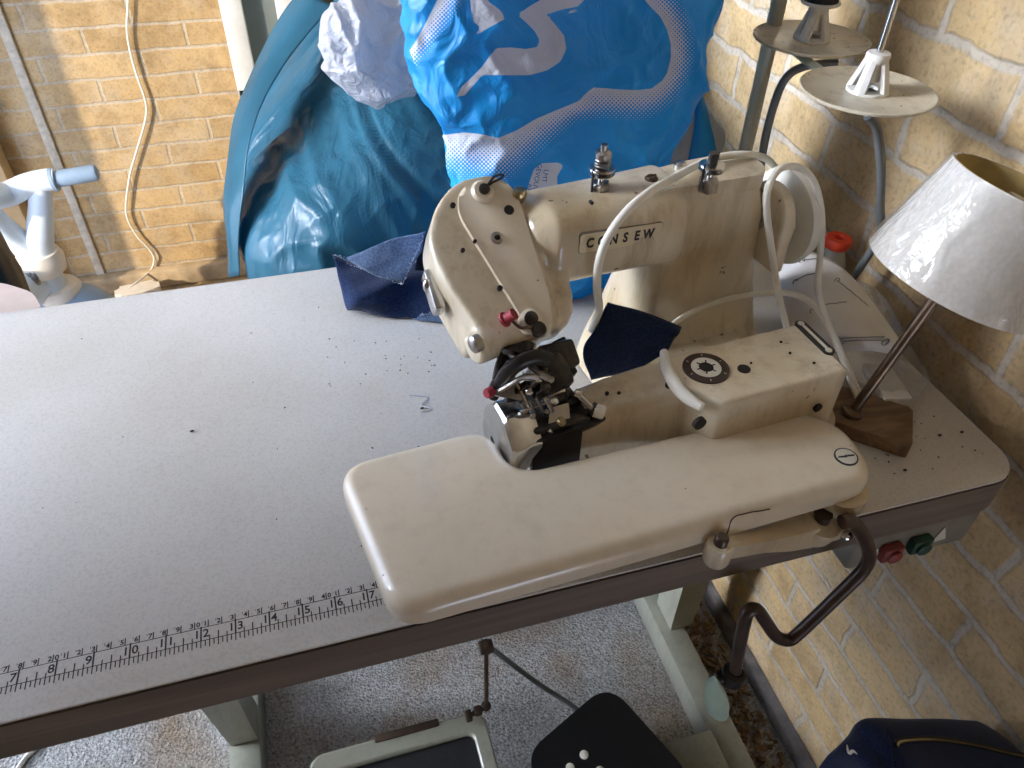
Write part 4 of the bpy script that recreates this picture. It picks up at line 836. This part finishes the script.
w3 = [Q(668, 330, .075), Q(680, 319, .085), Q(705, 306, .090), Q(740, 296, .090), Q(775, 293, .085), Q(800, 296, .072), Q(818, 310, .054), Q(830, 330, .036), Q(842, 358, .016), Q(853, 388, .000), Q(858, 412, -.010), Q(856, 428, -.016), Q(848, 438, -.020)]
for q in w3: q.z = max(q.z, .0055)
tag(MB().tube(cr(w3, 6), .0029, 10).build('white_cord', 'cord'), 'white printed cord running behind the bed box from the column', 'cord')
# ------------------------------------------------------------------ sacks at the back of the table
def sstep(a, b, x):
    t = max(0, min(1, (x-a)/(b-a))); return t*t*(3-2*t)
# big teal sack standing on the floor behind the table
prof = [(.575, -.770), (.548, -.55), (.542, -.25), (.542, -.08), (.548, -.01), (.570, .055), (.620, .100), (.700, .138), (.760, .175), (.800, .235), (.835, .31), (.875, .39), (.95, .47), (1.06, .46), (1.14, .33), (1.18, .05), (1.19, -.35), (1.16, -.74), (1.0, -.772), (.75, -.774)]
ring0 = [Vector((0, y, z)) for y, z in prof]; rr_ = cr([ring0[-1]]+ring0+[ring0[0]], 12)[12:-12+11]; cen = Vector((0, .86, -.18)); rings = []
NX = 240
for i in range(NX+1):
    t = -1+2*i/NX; x = .652+.328*math.copysign(abs(t)**.9, t)
    s = (1-abs(t)**5)**(1/2.2) if abs(t) < 1 else 0.0; s = max(s, .02); r = []
    for p in rr_:
        v = (p-cen); q = cen+v*(.30+.70*s) if s > .02 else cen+v*.30
        topc = sstep(-.05, .24, q.z); xx = x+topc*.118*(1-t)           # the neck gathers to the right
        P = Vector((xx, q.y, q.z)); n = Vector((t*.6, v.y, v.z)).normalized()
        # film folds hang down at the left and sag sideways at the right; a loose front layer overlaps the left side
        th = math.radians(78-62*sstep(.36, .62, P.x)); al, ac = P.x*math.cos(th)+P.z*math.sin(th), -P.x*math.sin(th)+P.z*math.cos(th)
        wv = noise.noise(P*5)*.06; yy = P.y*.5
        def cz(fa, fl, k, sd_): return (1-min(1, 1.5*abs(noise.noise(Vector((ac*fa+wv*fa+yy*fa*.5, al*fl, sd_))))))**k
        f1 = cz(8, 1.8, 2.2, 2.3)-.35; f2 = cz(17, 3.5, 2.5, 7.7)-.3; f3 = cz(38, 6, 2.5, 11.1)-.3; f4 = noise.noise(P*3.5+Vector((1, 7, 3))); f5 = (1-min(1, 1.8*abs(noise.noise(P*24))))**2
        edge = .398+.45*max(0, P.z-.06)+.010*noise.noise(P*20); lay = .004*sstep(edge, edge+.012, P.x)*sstep(.20, .12, P.z)*(1 if P.y < .80 else 0)
        r.append(P+n*(.014*f1+.011*f2+.0045*f3+.012*f4+.002*f5+lay-.008))
    rings.append(r)
m = MB().ring_loft(rings, True)
for v in m.b.verts:
    if v.co.z > -.03 and v.co.y < .535: v.co.y = .535+.2*(v.co.y-.535)*0
    if v.co.y < .53: v.co.y = .53
    v.co.z = max(v.co.z, FZ+.001)
tb_ = m.build('refuse_sack', 'teal', None, 80); tag(tb_, 'large shiny teal plastic sack standing behind the table', 'plastic sack')
# loose single fold of film along its left side
fin = [((228, 275), (240, 275)), ((223, 210), (241, 210)), ((228, 165), (247, 160)), ((236, 110), (258, 112)), ((252, 70), (276, 78)), ((276, 25), (304, 40)), ((300, -10), (334, 5))]
fy = (.70, .72, .76, .80, .84, .87, .89)
L_ = [at(*a, y=y_+.03) for (a, b), y_ in zip(fin, fy)]; Rr = [at(*b, y=y_-.045) for (a, b), y_ in zip(fin, fy)]; mid = [a*.5+b*.5+Vector((-.004, -.010, .004)) for a, b in zip(L_, Rr)]
patch('loose_fold', 'tealfin', [L_, mid, Rr], 60, 16, thick=.0008, parent=tb_, wav=.004, ws=14)
# small white bag on top of it
wb = [(at(350, 96, y=.655), .03, .012), (at(355, 86, y=.663), .052, .036), (at(370, 64, y=.69), .072, .050), (at(390, 36, y=.715), .062, .046), (at(405, 8, y=.74), .046, .034), (at(415, -18, y=.755), .03, .02)]
dr = (wb[-1][0]-wb[0][0]).normalized(); U1 = Vector((0.8, 0.1, -.55)); U1 = (U1-dr*U1.dot(dr)).normalized(); V1 = dr.cross(U1)
o = loop_sack('carrier_bag', 'whitefilm', [(c+Vector((0, -.012, .012)), U1*a, V1*b) for c, a, b in wb], nu=150, amp=.004, ws=14, seed=9, sub=22, fine=.5, crease=lambda p: .014*((1-abs(noise.noise(Vector((p.x*16-p.z*14, p.z*9+p.x*7, 3.1)))))**4-.4)+.008*((1-abs(noise.noise(Vector((p.x*34+p.z*10, p.z*30, 8.1)))))**4-.4))
tag(o, 'crumpled white plastic bag lying on top of the teal sack', 'plastic bag')
MB().box(at(381, 66, y=.668), (.012, .006, .022), rot=Euler((.2, .3, .3)), bev=.002).build('dark_clip', 'steel', o)
# bright blue shopper with a white curved print
secs = [(.003, .650, .80, .384, .50), (.04, .630, .815, .370, .515), (.09, .607, .822, .366, .525), (.14, .595, .832, .360, .526), (.19, .586, .858, .362, .528), (.24, .577, .880, .368, .530), (.29, .566, .890, .378, .531), (.34, .556, .897, .390, .532), (.42, .550, .905, .402, .532), (.50, .55, .91, .41, .532), (.58, .56, .91, .42, .53)]
Zs = cr([Vector((s[0], s[1], s[2])) for s in secs], 16); Ys = cr([Vector((s[3], s[4], 0)) for s in secs], 16)
NU = 300; rings = []; fronts = []
for a, b in zip(Zs, Ys):
    z, x0, x1 = a; y0, y1 = b.x, b.y; cx, cyy, hx, hy = (x0+x1)/2, (y0+y1)/2, (x1-x0)/2, (y1-y0)/2; r = []
    for k in range(NU):
        g = 2*math.pi*k/NU; c_, s_ = math.cos(g), math.sin(g); P = Vector((cx+hx*math.copysign(abs(c_)**(2/3.2), c_), cyy+hy*math.copysign(abs(s_)**(2/3.2), s_), z))
        n = Vector((c_*hy, s_*hx, 0)).normalized()
        f1 = (1-abs(noise.noise(Vector((P.x*9+P.z*6, P.z*3-P.x*2, 1.7)))))**4-.4; f2 = (1-abs(noise.noise(Vector((P.x*10-P.z*13, P.z*7+P.x*4, 4.1)))))**4-.4; f3 = (1-abs(noise.noise(P*30+Vector((5, 5, 5)))))**4-.4
        drape = math.sin(P.x*95+P.z*20+2*noise.noise(P*9))*.004*sstep(.20, .02, z)
        r.append(P+n*(.012*f1+.009*f2+.0045*f3+.010*noise.noise(P*9)+drape)); 
    rings.append(r)
m = MB().ring_loft(rings, True); sbm = m.build('shopping_bag', 'denim', None, 80)
# print: shapes on the front panel, laid out in the panel's own flat coordinates
def toP(co): d = co-EYE; z = d.dot(fw); return (512+F*d.dot(rt)/z, 384-F*d.dot(up)/z)
def cc(pts): return [(400+x/2.953, y/2.953) for x, y in pts]
solid = [cc([(345, 42), (395, 22), (425, 35), (455, 68), (485, 105), (491, 145), (474, 182), (434, 208), (382, 222), (300, 222), (243, 222), (218, 250), (190, 282), (166, 286), (180, 258), (205, 235), (240, 200), (262, 170), (285, 142), (330, 140), (372, 145), (408, 138), (412, 118), (398, 92), (372, 66)]),
         cc([(206, -20), (210, 30), (218, 65), (238, 80), (222, 106), (262, 82), (312, 55), (296, 30), (262, 5), (250, -20)]),
         cc([(343, 44), (390, 14), (425, -6), (550, -6), (535, 16), (490, 27), (440, 24), (425, 30), (580, 36), (582, 41), (470, 38), (400, 34)]),
         cc([(370, 575), (395, 500), (420, 482), (470, 480), (482, 490), (464, 520), (466, 575)])]
upper = cc([(30, 395), (100, 402), (190, 391), (240, 396), (290, 408), (345, 385), (400, 352), (470, 322), (530, 298), (560, 258), (600, 260), (640, 264), (700, 266), (742, 262), (775, 238), (790, 214), (800, 170), (800, 130), (788, 85), (768, 48), (738, 18), (715, -10)])
lower = cc([(120, 560), (180, 560), (240, 560), (320, 575), (360, 540), (420, 480), (470, 425), (530, 372), (575, 372), (620, 376), (680, 378), (740, 372), (790, 345), (830, 310), (868, 250), (890, 182), (888, 120), (876, 60), (858, 20), (840, -10)])
upl = cc([(28, 150), (45, 125), (70, 80), (100, 20), (115, -10)]); lol = cc([(62, 235), (75, 175), (120, 130), (160, 80), (200, 20), (215, -10)])
def segd(p, a, b):
    vx, vy = b[0]-a[0], b[1]-a[1]; t = max(0, min(1, ((p[0]-a[0])*vx+(p[1]-a[1])*vy)/(vx*vx+vy*vy+1e-9))); return math.hypot(p[0]-a[0]-t*vx, p[1]-a[1]-t*vy)
def inside(p, poly):
    c = False; j = len(poly)-1
    for i in range(len(poly)):
        a, b = poly[i], poly[j]
        if (a[1] > p[1]) != (b[1] > p[1]) and p[0] < (b[0]-a[0])*(p[1]-a[1])/(b[1]-a[1])+a[0]: c = not c
        j = i
    return c
me = sbm.data; sd = me.attributes.new('ink', 'FLOAT', 'POINT'); fd = me.attributes.new('fade', 'FLOAT', 'POINT'); cd_ = me.attributes.new('clip', 'FLOAT', 'POINT'); uvv = me.attributes.new('panel', 'FLOAT_VECTOR', 'POINT')
bands = [(upper, lower, upper+lower[::-1]), (upl, lol, upl+lol[::-1])]
for i, v in enumerate(me.vertices):
    s, f, cl_, p = -9.0, -1.0, -9.0, (0, 0)
    if v.co.y < .47:
        p = toP(v.co)
        if -40 < p[1] < 215 and 390 < p[0] < 725:
            for poly in solid:
                d = min(segd(p, poly[k-1], poly[k]) for k in range(len(poly))); d = d if inside(p, poly) else -d; s = max(s, d)
            for a, b, poly in bands:
                ins = inside(p, poly); da = min(segd(p, a[k], a[k+1]) for k in range(len(a)-1)); db = min(segd(p, b[k], b[k+1]) for k in range(len(b)-1))
                dc = min(segd(p, poly[k-1], poly[k]) for k in range(len(poly))); dc = dc if ins else -dc
                if dc > cl_: cl_ = dc; f = (1.12-1.25*da/(da+db+1e-6)) if ins else (1.12 if da < db else -.13)
    sd.data[i].value = max(-9, min(9, s)); fd.data[i].value = f; cd_.data[i].value = max(-9, min(9, cl_)); uvv.data[i].vector = (p[0], p[1], 0)
mt, t, b = nt('blue_shopper_print')
at1, at2, at3 = (node(t, 'ShaderNodeAttribute', attribute_name=k) for k in ('ink', 'fade', 'panel'))
sep = node(t, 'ShaderNodeSeparateXYZ'); t.links.new(at3.outputs['Vector'], sep.inputs[0])
def mth(op, a, b_=None, c_=None):
    n = node(t, 'ShaderNodeMath', operation=op)
    for i, v in enumerate((a, b_, c_)):
        if v is None: continue
        if isinstance(v, (int, float)): n.inputs[i].default_value = v
        else: t.links.new(v, n.inputs[i])
    return n.outputs[0]
k_ = 2*math.pi/4.2
s1 = mth('SINE', mth('MULTIPLY', mth('ADD', sep.outputs[0], sep.outputs[1]), k_)); s2 = mth('SINE', mth('MULTIPLY', mth('SUBTRACT', sep.outputs[0], sep.outputs[1]), k_))
w_ = mth('MULTIPLY_ADD', mth('ADD', s1, s2), .25, .5)
dots = mth('MULTIPLY', mth('SUBTRACT', at2.outputs['Fac'], w_), 6.0); at4 = node(t, 'ShaderNodeAttribute', attribute_name='clip'); dots = mth('MINIMUM', mth('MAXIMUM', dots, 0.0), 1.0)
dots = mth('MULTIPLY', dots, mth('MINIMUM', mth('MAXIMUM', mth('MULTIPLY_ADD', at4.outputs['Fac'], 1.5, .5), 0.0), 1.0))
sol = mth('MINIMUM', mth('MAXIMUM', mth('MULTIPLY_ADD', at1.outputs['Fac'], 1.5, .5), 0.0), 1.0)
fac = mth('MAXIMUM', dots, sol)
g = node(t, 'ShaderNodeTexCoord'); n = node(t, 'ShaderNodeTexNoise', Scale=9.0, Detail=4.0); t.links.new(g.outputs['Object'], n.inputs['Vector'])
blue = ramp(t, n.outputs[0], [(0.3, (0.004, 0.29, 0.72)), (0.7, (0.014, 0.40, 0.86))])
cl = mixc(t, fac, blue.outputs[0], (0.74, 0.74, 0.76)); t.links.new(cl, b.inputs['Base Color']); setp(b, Roughness=0.42)
n2 = node(t, 'ShaderNodeTexNoise', Scale=26.0, Detail=5.0, Distortion=1.4); t.links.new(g.outputs['Object'], n2.inputs['Vector'])
bp = node(t, 'ShaderNodeBump', Strength=0.6, Distance=0.012); t.links.new(n2.outputs[0], bp.inputs['Height']); t.links.new(bp.outputs[0], b.inputs['Normal'])
tr = node(t, 'ShaderNodeBsdfTranslucent'); t.links.new(cl, tr.inputs['Color']); mx = node(t, 'ShaderNodeMixShader'); mx.inputs[0].default_value = .25
t.links.new(b.outputs[0], mx.inputs[1]); t.links.new(tr.outputs[0], mx.inputs[2]); t.links.new(mx.outputs[0], t.nodes['Material Output'].inputs[0])
me.materials.clear(); me.materials.append(mt)
tag(sbm, 'bright blue plastic shopping bag with white curved print standing behind the machine', 'shopping bag')
M['bluefilm'] = film('blue_plastic_strip', (0.012, 0.27, 0.62), rough=.4, sub=.3, bscale=20, bump=.3, var=.1)
hs = [((700, -12), (716, -12)), ((700, 40), (707, 40)), ((697, 84), (703, 84)), ((696, 110), (709, 112)), ((692, 140), (714, 140)), ((686, 176), (722, 170))]
patch('handle_strip', 'bluefilm', [[at(*a, y=.415) for a, b_ in hs], [at((a[0]+b_[0])/2, a[1], y=.408) for a, b_ in hs], [at(*b_, y=.415) for a, b_ in hs]], 40, 10, thick=.0008, parent=sbm, wav=.002)
pf = [(at(668, 178, y=.485), .020, .02), (at(672, 160, y=.485), .045, .030), (at(680, 135, y=.485), .045, .034), (at(690, 112, y=.485), .028, .026), (at(694, 100, y=.485), .010, .010)]
for q in pf: q[0].x = max(q[0].x, .905)
pf[0][0].z = .006; pf[1][0].z = .03
o = loop_sack('plastic_bag', 'palefilm', [(c, Vector((a, .0, 0)), Vector((0, b_*.8, b_*.4))) for c, a, b_ in pf], amp=.007, ws=22, seed=5, sub=8, zmin=.0012)
tag(o, 'crumpled pale grey plastic bag squeezed between the blue shopper and the wall', 'plastic bag')
# ------------------------------------------------------------------ back left corner: toy trike, cord, beige tub
TY = 1.48
def B(px, py, dy=0): return at(px, py, y=TY+dy)
TK = empty('toy_tricycle', (B(60, 270).x, TY, FZ), 'pale blue plastic toy tricycle near the sunlit brick wall', 'tricycle')
part(MB().tube(cr([B(-40, 200, -.10), B(-12, 197, -.05), B(8, 194, -.01), B(28, 185, 0), B(46, 180, 0), B(56, 179, 0)], 6), [.030-.006*min(1, k/26) for k in range(31)], 16), 'handlebar', 'paleblue', TK)
a, c = B(52, 180), B(98, 172); d = (c-a)
part(MB().tube([a, a+d*.08], .026, 18).tube([a+d*.06, a+d*.9, a+d*.97, a+d], [.0185, .0185, .016, .010], 18), 'grip', 'greyblue', TK)
part(MB().tube(cr([B(40, 184), B(41, 205), B(40, 230), B(39, 258)], 6), [.022+.010*k/18 for k in range(19)], 18).tube(cr([B(-20, 205, -.06), B(2, 226, -.02), B(18, 240), B(36, 258)], 6), [.024+.006*k/18 for k in range(19)], 16), 'steering_column', 'paleblue', TK)
part(MB().tube([B(38, 252), B(40, 256), B(43, 268), B(45, 272)], [.044, .051, .051, .044], 24), 'collar', 'ivory', TK)
part(MB().tube([B(43, 268), B(50, 287), B(54, 298)], [.036, .040, .046], 22), 'fork_tube', 'paleblue', TK)
part(MB().tube([B(55, 285), B(57, 289), B(60, 295)], [.050, .056, .052], 24), 'lower_collar', 'ivory', TK)
f = B(74, 318); m = MB()
for s in range(1): m.ring_loft([[f+Vector(((.118*math.cos(a_)*math.cos(b_)), .085*math.sin(b_), .118*math.sin(a_)*math.cos(b_)-.02)) for b_ in [(-1+2*k/16)*1.5 for k in range(17)]] for a_ in [math.pi*(.02+.96*j/20) for j in range(21)]], cap=False, closed=False)
fd_ = part(m, 'fender', 'greyblue', TK); sm = fd_.modifiers.new('t', 'SOLIDIFY'); sm.thickness = .005
wr = f.z-.03-FZ
part(MB().lathe([(.04, -.045), (wr-.02, -.048), (wr, -.03), (wr+.004, 0), (wr, .03), (wr-.02, .048), (.04, .045)], (f.x, TY, FZ+wr+.005), (0, 1, 0), 36), 'wheel', 'black', TK)
part(MB().tube(cr([B(40, 282), B(18, 292, -.05), B(-20, 300, -.15), B(-60, 330, -.28)], 6), [.045+.02*k/18 for k in range(19)], 16), 'frame', 'paleblue', TK)
part(MB().tube(cr([B(14, 305), B(22, 283, -.03), B(34, 272, -.04), B(36, 290, -.05)], 6), .011, 10), 'brake_loop', 'steel', TK)
p = at(-30, 246, y=1.00); m = MB()
o = loop_sack('black_bag', 'black', [(Vector((p.x-.01, 1.0, FZ+.005)), Vector((.05, 0, 0)), Vector((0, .05, 0))), (Vector((p.x-.01, 1.0, FZ+.15)), Vector((.062, 0, 0)), Vector((0, .07, 0))), (Vector((p.x-.008, 1.0, p.z-.03)), Vector((.055, 0, 0)), Vector((0, .06, 0))), (Vector((p.x-.01, 1.0, p.z+.03)), Vector((.048, 0, 0)), Vector((0, .05, 0))), (Vector((p.x-.02, 1.0, p.z+.075)), Vector((.02, 0, 0)), Vector((0, .02, 0)))], amp=.006, ws=12, sub=8)
tag(o, 'black bag at the left edge in front of the toy tricycle', 'bag')
# beige tub behind the table end
a, c = at(0, 287, y=.90), at(52, 301, y=.78)
TB = empty('storage_tub', (-.06, .78, FZ), 'beige plastic tub standing behind the left end of the table', 'tub')
zt_ = -.13
m = MB().prism(round_poly([(-.36, .60), (at(44, 300, z=zt_).x, at(44, 300, z=zt_).y-.03), (at(30, 293, z=zt_).x, at(30, 293, z=zt_).y), (at(0, 285, z=zt_).x, at(0, 285, z=zt_).y), (-.40, .93)], .02), FZ+.001, zt_-.03, top=.004)
part(m, 'body', 'pinkish', TB)
m = MB().prism(round_poly([(-.37, .59), (at(47, 301, z=zt_).x, at(47, 301, z=zt_).y-.03), (at(33, 292, z=zt_).x, at(33, 292, z=zt_).y), (at(0, 284, z=zt_).x, at(0, 284, z=zt_).y+.005), (-.41, .94)], .02), zt_-.03, zt_, top=.010)
part(m, 'lid', 'pinkish', TB)
# cord down the back wall, ending in an inline switch
wc = [at(px, py, y=YB-.012) for px, py in ((127, -30), (128, 0), (127, 30), (131, 55), (137, 76), (146, 103), (145, 122), (137, 150), (130, 175), (126, 205), (128, 220), (137, 236), (149, 249), (154, 258), (152, 268))] + [at(144, 277, y=YB-.05), at(134, 284, y=YB-.08), at(120, 295, y=YB-.11)]
tag(MB().tube(cr(wc, 6), .0028, 8).build('wall_cord', 'cord'), 'thin white cord hanging down the sunlit back wall', 'cord')
p = at(137, 288, y=YB-.10); p.z = FZ+.030
tag(MB().prism(rrect(-.06, -.028, .06, .028, .016), -.022, .022, top=.012, bot=.004, mat=Matrix.Translation(p) @ Matrix.Rotation(.15, 4, 'Z')).build('inline_switch', 'ivory'), 'cream inline cord switch on the floor at the foot of the back wall', 'switch')
struct(MB().box((at(4, 165, y=1.74).x-.14, 1.78, (FZ+.25)/2), (.26, .06, .25-FZ), bev=.004).build('trim_2', 'wood'))
# ------------------------------------------------------------------ navy jacket in the corner below the table
tops = [(at(866, 787, y=-.135), .03), (at(860, 770, y=-.13), .05), (at(863, 752, y=-.125), .06), (at(876, 741, y=-.12), .065), (at(890, 729, y=-.115), .07), (at(930, 727, y=-.115), .07), (at(970, 728, y=-.12), .07), (at(1005, 730, y=-.125), .07)]
rings = []
for p, hd in tops:
    x = min(p.x, 1.062); r = []
    for k in range(40):
        t_ = k/39; a_ = math.pi*t_
        yc = p.y-.012-hd*.45
        if t_ < .3: q = Vector((x, yc-hd, FZ+.02+(p.z-.04-FZ-.02)*(t_/.3)))
        elif t_ > .7: q = Vector((x, yc+hd, FZ+.02+(p.z-.04-FZ-.02)*((1-t_)/.3)))
        else:
            g_ = math.pi*(t_-.3)/.4; q = Vector((x, yc-hd*math.cos(g_), p.z-.04+.04*math.sin(g_)))
        q += Vector((0, 1, .4))*(.006*noise.noise(q*14)+.004*(ridge(q, 20)-.5)); r.append(q)
    rings.append(r)
rings = [[r[k] for r in rings] for k in range(40)]; rings = [cr(r, 6) for r in rings]; rings = [[rings[k][i] for k in range(40)] for i in range(len(rings[0]))]
for r in rings:
    for q in r: q.x = min(q.x, 1.068)
jk = MB().ring_loft(rings, True).build('jacket', 'navy', None, 80); tag(jk, 'navy jacket with a zipped pocket heaped against the right brick wall', 'jacket')
zc = MB(); zt2 = MB(); zz = []
jt = BVHTree.FromPolygons([v.co.copy() for v in jk.data.vertices], [tuple(p.vertices) for p in jk.data.polygons])
zp = [q for q in (drop(jt, px, py, .001) for px, py in ((896, 746), (899, 742), (915, 740), (935, 740), (960, 743), (985, 748), (1005, 753), (1026, 757))) if q]
if len(zp) > 3:
    zpath = cr(zp, 9); zc.tube(zpath, .0038, 8, flat=.5); zo = zc.build('zip', 'black', jk)
    for k in range(0, len(zpath)-1): zt2.box(zpath[k].lerp(zpath[k+1], .5)+Vector((0, -.001, .0028)), (.0010, .0022, .0012))
    zt2.build('zip_tooth', 'brass', zo, 0)['kind'] = 'stuff'
sw_ = [q for q in (drop(jt, px, py, .0008) for px, py in ((847, 745), (848, 750), (850, 753), (853, 751), (857, 754))) if q]
if len(sw_) > 3: MB().tube(cr(sw_, 4), [.0006+.0011*math.sin(math.pi*min(1, k/16)) for k in range(len(cr(sw_, 4)))], 6).build('white_mark', 'white_plastic', jk)
sm_ = [q for q in (drop(jt, px, py, .0006) for px, py in ((888, 729), (890, 738), (892, 750), (894, 768))) if q]
if len(sm_) > 2: MB().tube(cr(sm_, 5), .0016, 6).build('seam', 'navy', jk)
# small print on the shopper
bt_ = BVHTree.FromPolygons([v.co.copy() for v in me.vertices], [tuple(p.vertices) for p in me.polygons])
tx = MB()
for word, px, py, sz in (('ABU', 528.5, 190, .0075), ('GEVOUWEN', 536, 183, .0070), ('LMT', 545, 176, .0070)):
    c = drop(bt_, px, py)
    if c is None: continue
    tm = text_mesh(word, sz, 0.0)
    for v in tm.vertices:
        x, y = v.co.x, v.co.y; q = Vector((c.x+y*.98-x*.2, c.z-x*.98-y*.1)); h = bt_.ray_cast(Vector((q[0], .2, q[1])), Vector((0, 1, 0)))
        v.co = Vector((q[0], (h[0].y if h[0] is not None else c.y)-.0008, q[1]))
    tx.b.from_mesh(tm)
tx.build('small_print', simple('blue_print_ink', (0.05, 0.16, 0.38), 0.6), sbm, 0)
# crumbs and lint on the table top
cr_ = MB()
R2 = random.Random(11)
for k in range(84):
    if k < 34: px, py = R2.gauss(400, 45), R2.gauss(352, 28)
    elif k < 70: px, py = R2.gauss(925, 40), R2.gauss(435, 22)
    else: px, py = R2.uniform(10, 520), R2.uniform(300, 560)
    p = at(px, py, z=.0007)
    if not (-.1 < p.x < 1.03 and .02 < p.y < .50): continue
    cr_.box(p, (R2.uniform(.0006, .0020), R2.uniform(.0005, .0012), .0005), rot=Euler((0, 0, R2.uniform(0, 3))))
for px, py in ((192, 431), (422, 408), (905, 470), (940, 435), (962, 432)):
    p = at(px, py, z=.0014); cr_.ball(p, .0018, (1.3, .8, .5), 1)
o = cr_.build('table_crumbs', 'hole', None, 0); tag(o, 'scattered dark crumbs and lint on the grey table top', 'crumbs'); o['kind'] = 'stuff'
lt = MB(); p = at(424, 402, z=.001)
lt.tube(cr([p+Vector((-.012, .014, 0)), p+Vector((.004, .006, 0)), p+Vector((-.004, -.004, 0)), p+Vector((.006, -.012, 0)), p+Vector((-.006, -.014, 0))], 6), .0005, 5)
tag(lt.build('thread_end', 'fray'), 'short loose pale thread end lying on the table top', 'thread')
# chips and dirt along the foot of the right wall
db = MB()
for k in range(240):
    x, y = R2.uniform(.99, 1.05), R2.uniform(-.1, .42); db.box((x, y, FZ+.003+R2.uniform(0, .006)), (R2.uniform(.004, .016), R2.uniform(.003, .009), .004), rot=Euler((R2.uniform(-.4, .4), R2.uniform(-.4, .4), R2.uniform(0, 3))))
o = db.build('floor_debris', simple('brown_chips', (0.20, 0.13, 0.07), 0.9, var=0.5, scale=60), None, 0); tag(o, 'brown chips and dirt on the carpet along the brick wall', 'debris'); o['kind'] = 'stuff'

# ------------------------------------------------------------------ light: daylight through the doorway, sun on the back wall
W_ = bpy.data.worlds.new('world'); bpy.context.scene.world = W_; W_.use_nodes = True
wt = W_.node_tree; bg = wt.nodes['Background']
# pale blue sky with one bright hazy patch low in the direction the doorway faces
tcw = node(wt, 'ShaderNodeTexCoord'); LD = Vector((-1.0, 0.20, 0.36)).normalized()
dt = node(wt, 'ShaderNodeVectorMath', operation='DOT_PRODUCT'); dt.inputs[1].default_value = LD; wt.links.new(tcw.outputs['Generated'], dt.inputs[0])
mr = node(wt, 'ShaderNodeMapRange'); mr.interpolation_type = 'SMOOTHSTEP'
for k, v in ((1, math.cos(math.radians(13))), (2, math.cos(math.radians(5))), (3, 0.0), (4, 1.0)): mr.inputs[k].default_value = v
wt.links.new(dt.outputs['Value'], mr.inputs[0])
ma = node(wt, 'ShaderNodeMath', operation='MULTIPLY_ADD'); ma.inputs[1].default_value = 58.0; ma.inputs[2].default_value = 6.0; wt.links.new(mr.outputs[0], ma.inputs[0])
wt.links.new(mixc(wt, mr.outputs[0], (0.66, 0.77, 1.0), (0.86, 0.91, 1.0)), bg.inputs[0]); wt.links.new(ma.outputs[0], bg.inputs[1])
pl = bpy.data.lights.new('door_portal', 'AREA'); pl.shape = 'RECTANGLE'; pl.size = OY1-OY0; pl.size_y = OZ1-FZ; pl.cycles.is_portal = True
po = bpy.data.objects.new('door_portal', pl); C.objects.link(po); po.location = (XL-0.05, (OY0+OY1)/2, (OZ1+FZ)/2); po.rotation_euler = Vector((1, 0, 0)).to_track_quat('-Z', 'Z').to_euler()
p2 = bpy.data.lights.new('added_opening_portal', 'AREA'); p2.shape = 'RECTANGLE'; p2.size = FX1-FX0; p2.size_y = FZ1-FZ0; p2.cycles.is_portal = True  # samples sky light through the added front opening; no real window there
q2 = bpy.data.objects.new('added_opening_portal', p2); C.objects.link(q2); q2.location = ((FX0+FX1)/2, YF-0.05, (FZ0+FZ1)/2); q2.rotation_euler = Vector((0, 1, 0)).to_track_quat('-Z', 'Z').to_euler()
sl = bpy.data.lights.new('sun', 'SUN'); sl.energy = 5.0; sl.angle = math.radians(1.2); sl.color = (1.0, 0.86, 0.66)
so = bpy.data.objects.new('sun', sl); C.objects.link(so)
so.rotation_euler = Vector((1.0, 0.80, -0.62)).to_track_quat('-Z', 'Y').to_euler(); so.location = (-2, -1, 2)
vs = bpy.context.scene.view_settings; vs.view_transform = 'Standard'; vs.look = 'None'; vs.gamma = 1.0; vs.use_curve_mapping = False; vs.exposure = 0.0
cy = bpy.context.scene.cycles; cy.max_bounces = 10; cy.diffuse_bounces = 6; cy.transparent_max_bounces = 16; cy.use_denoising = True; cy.sample_clamp_indirect = 6.0
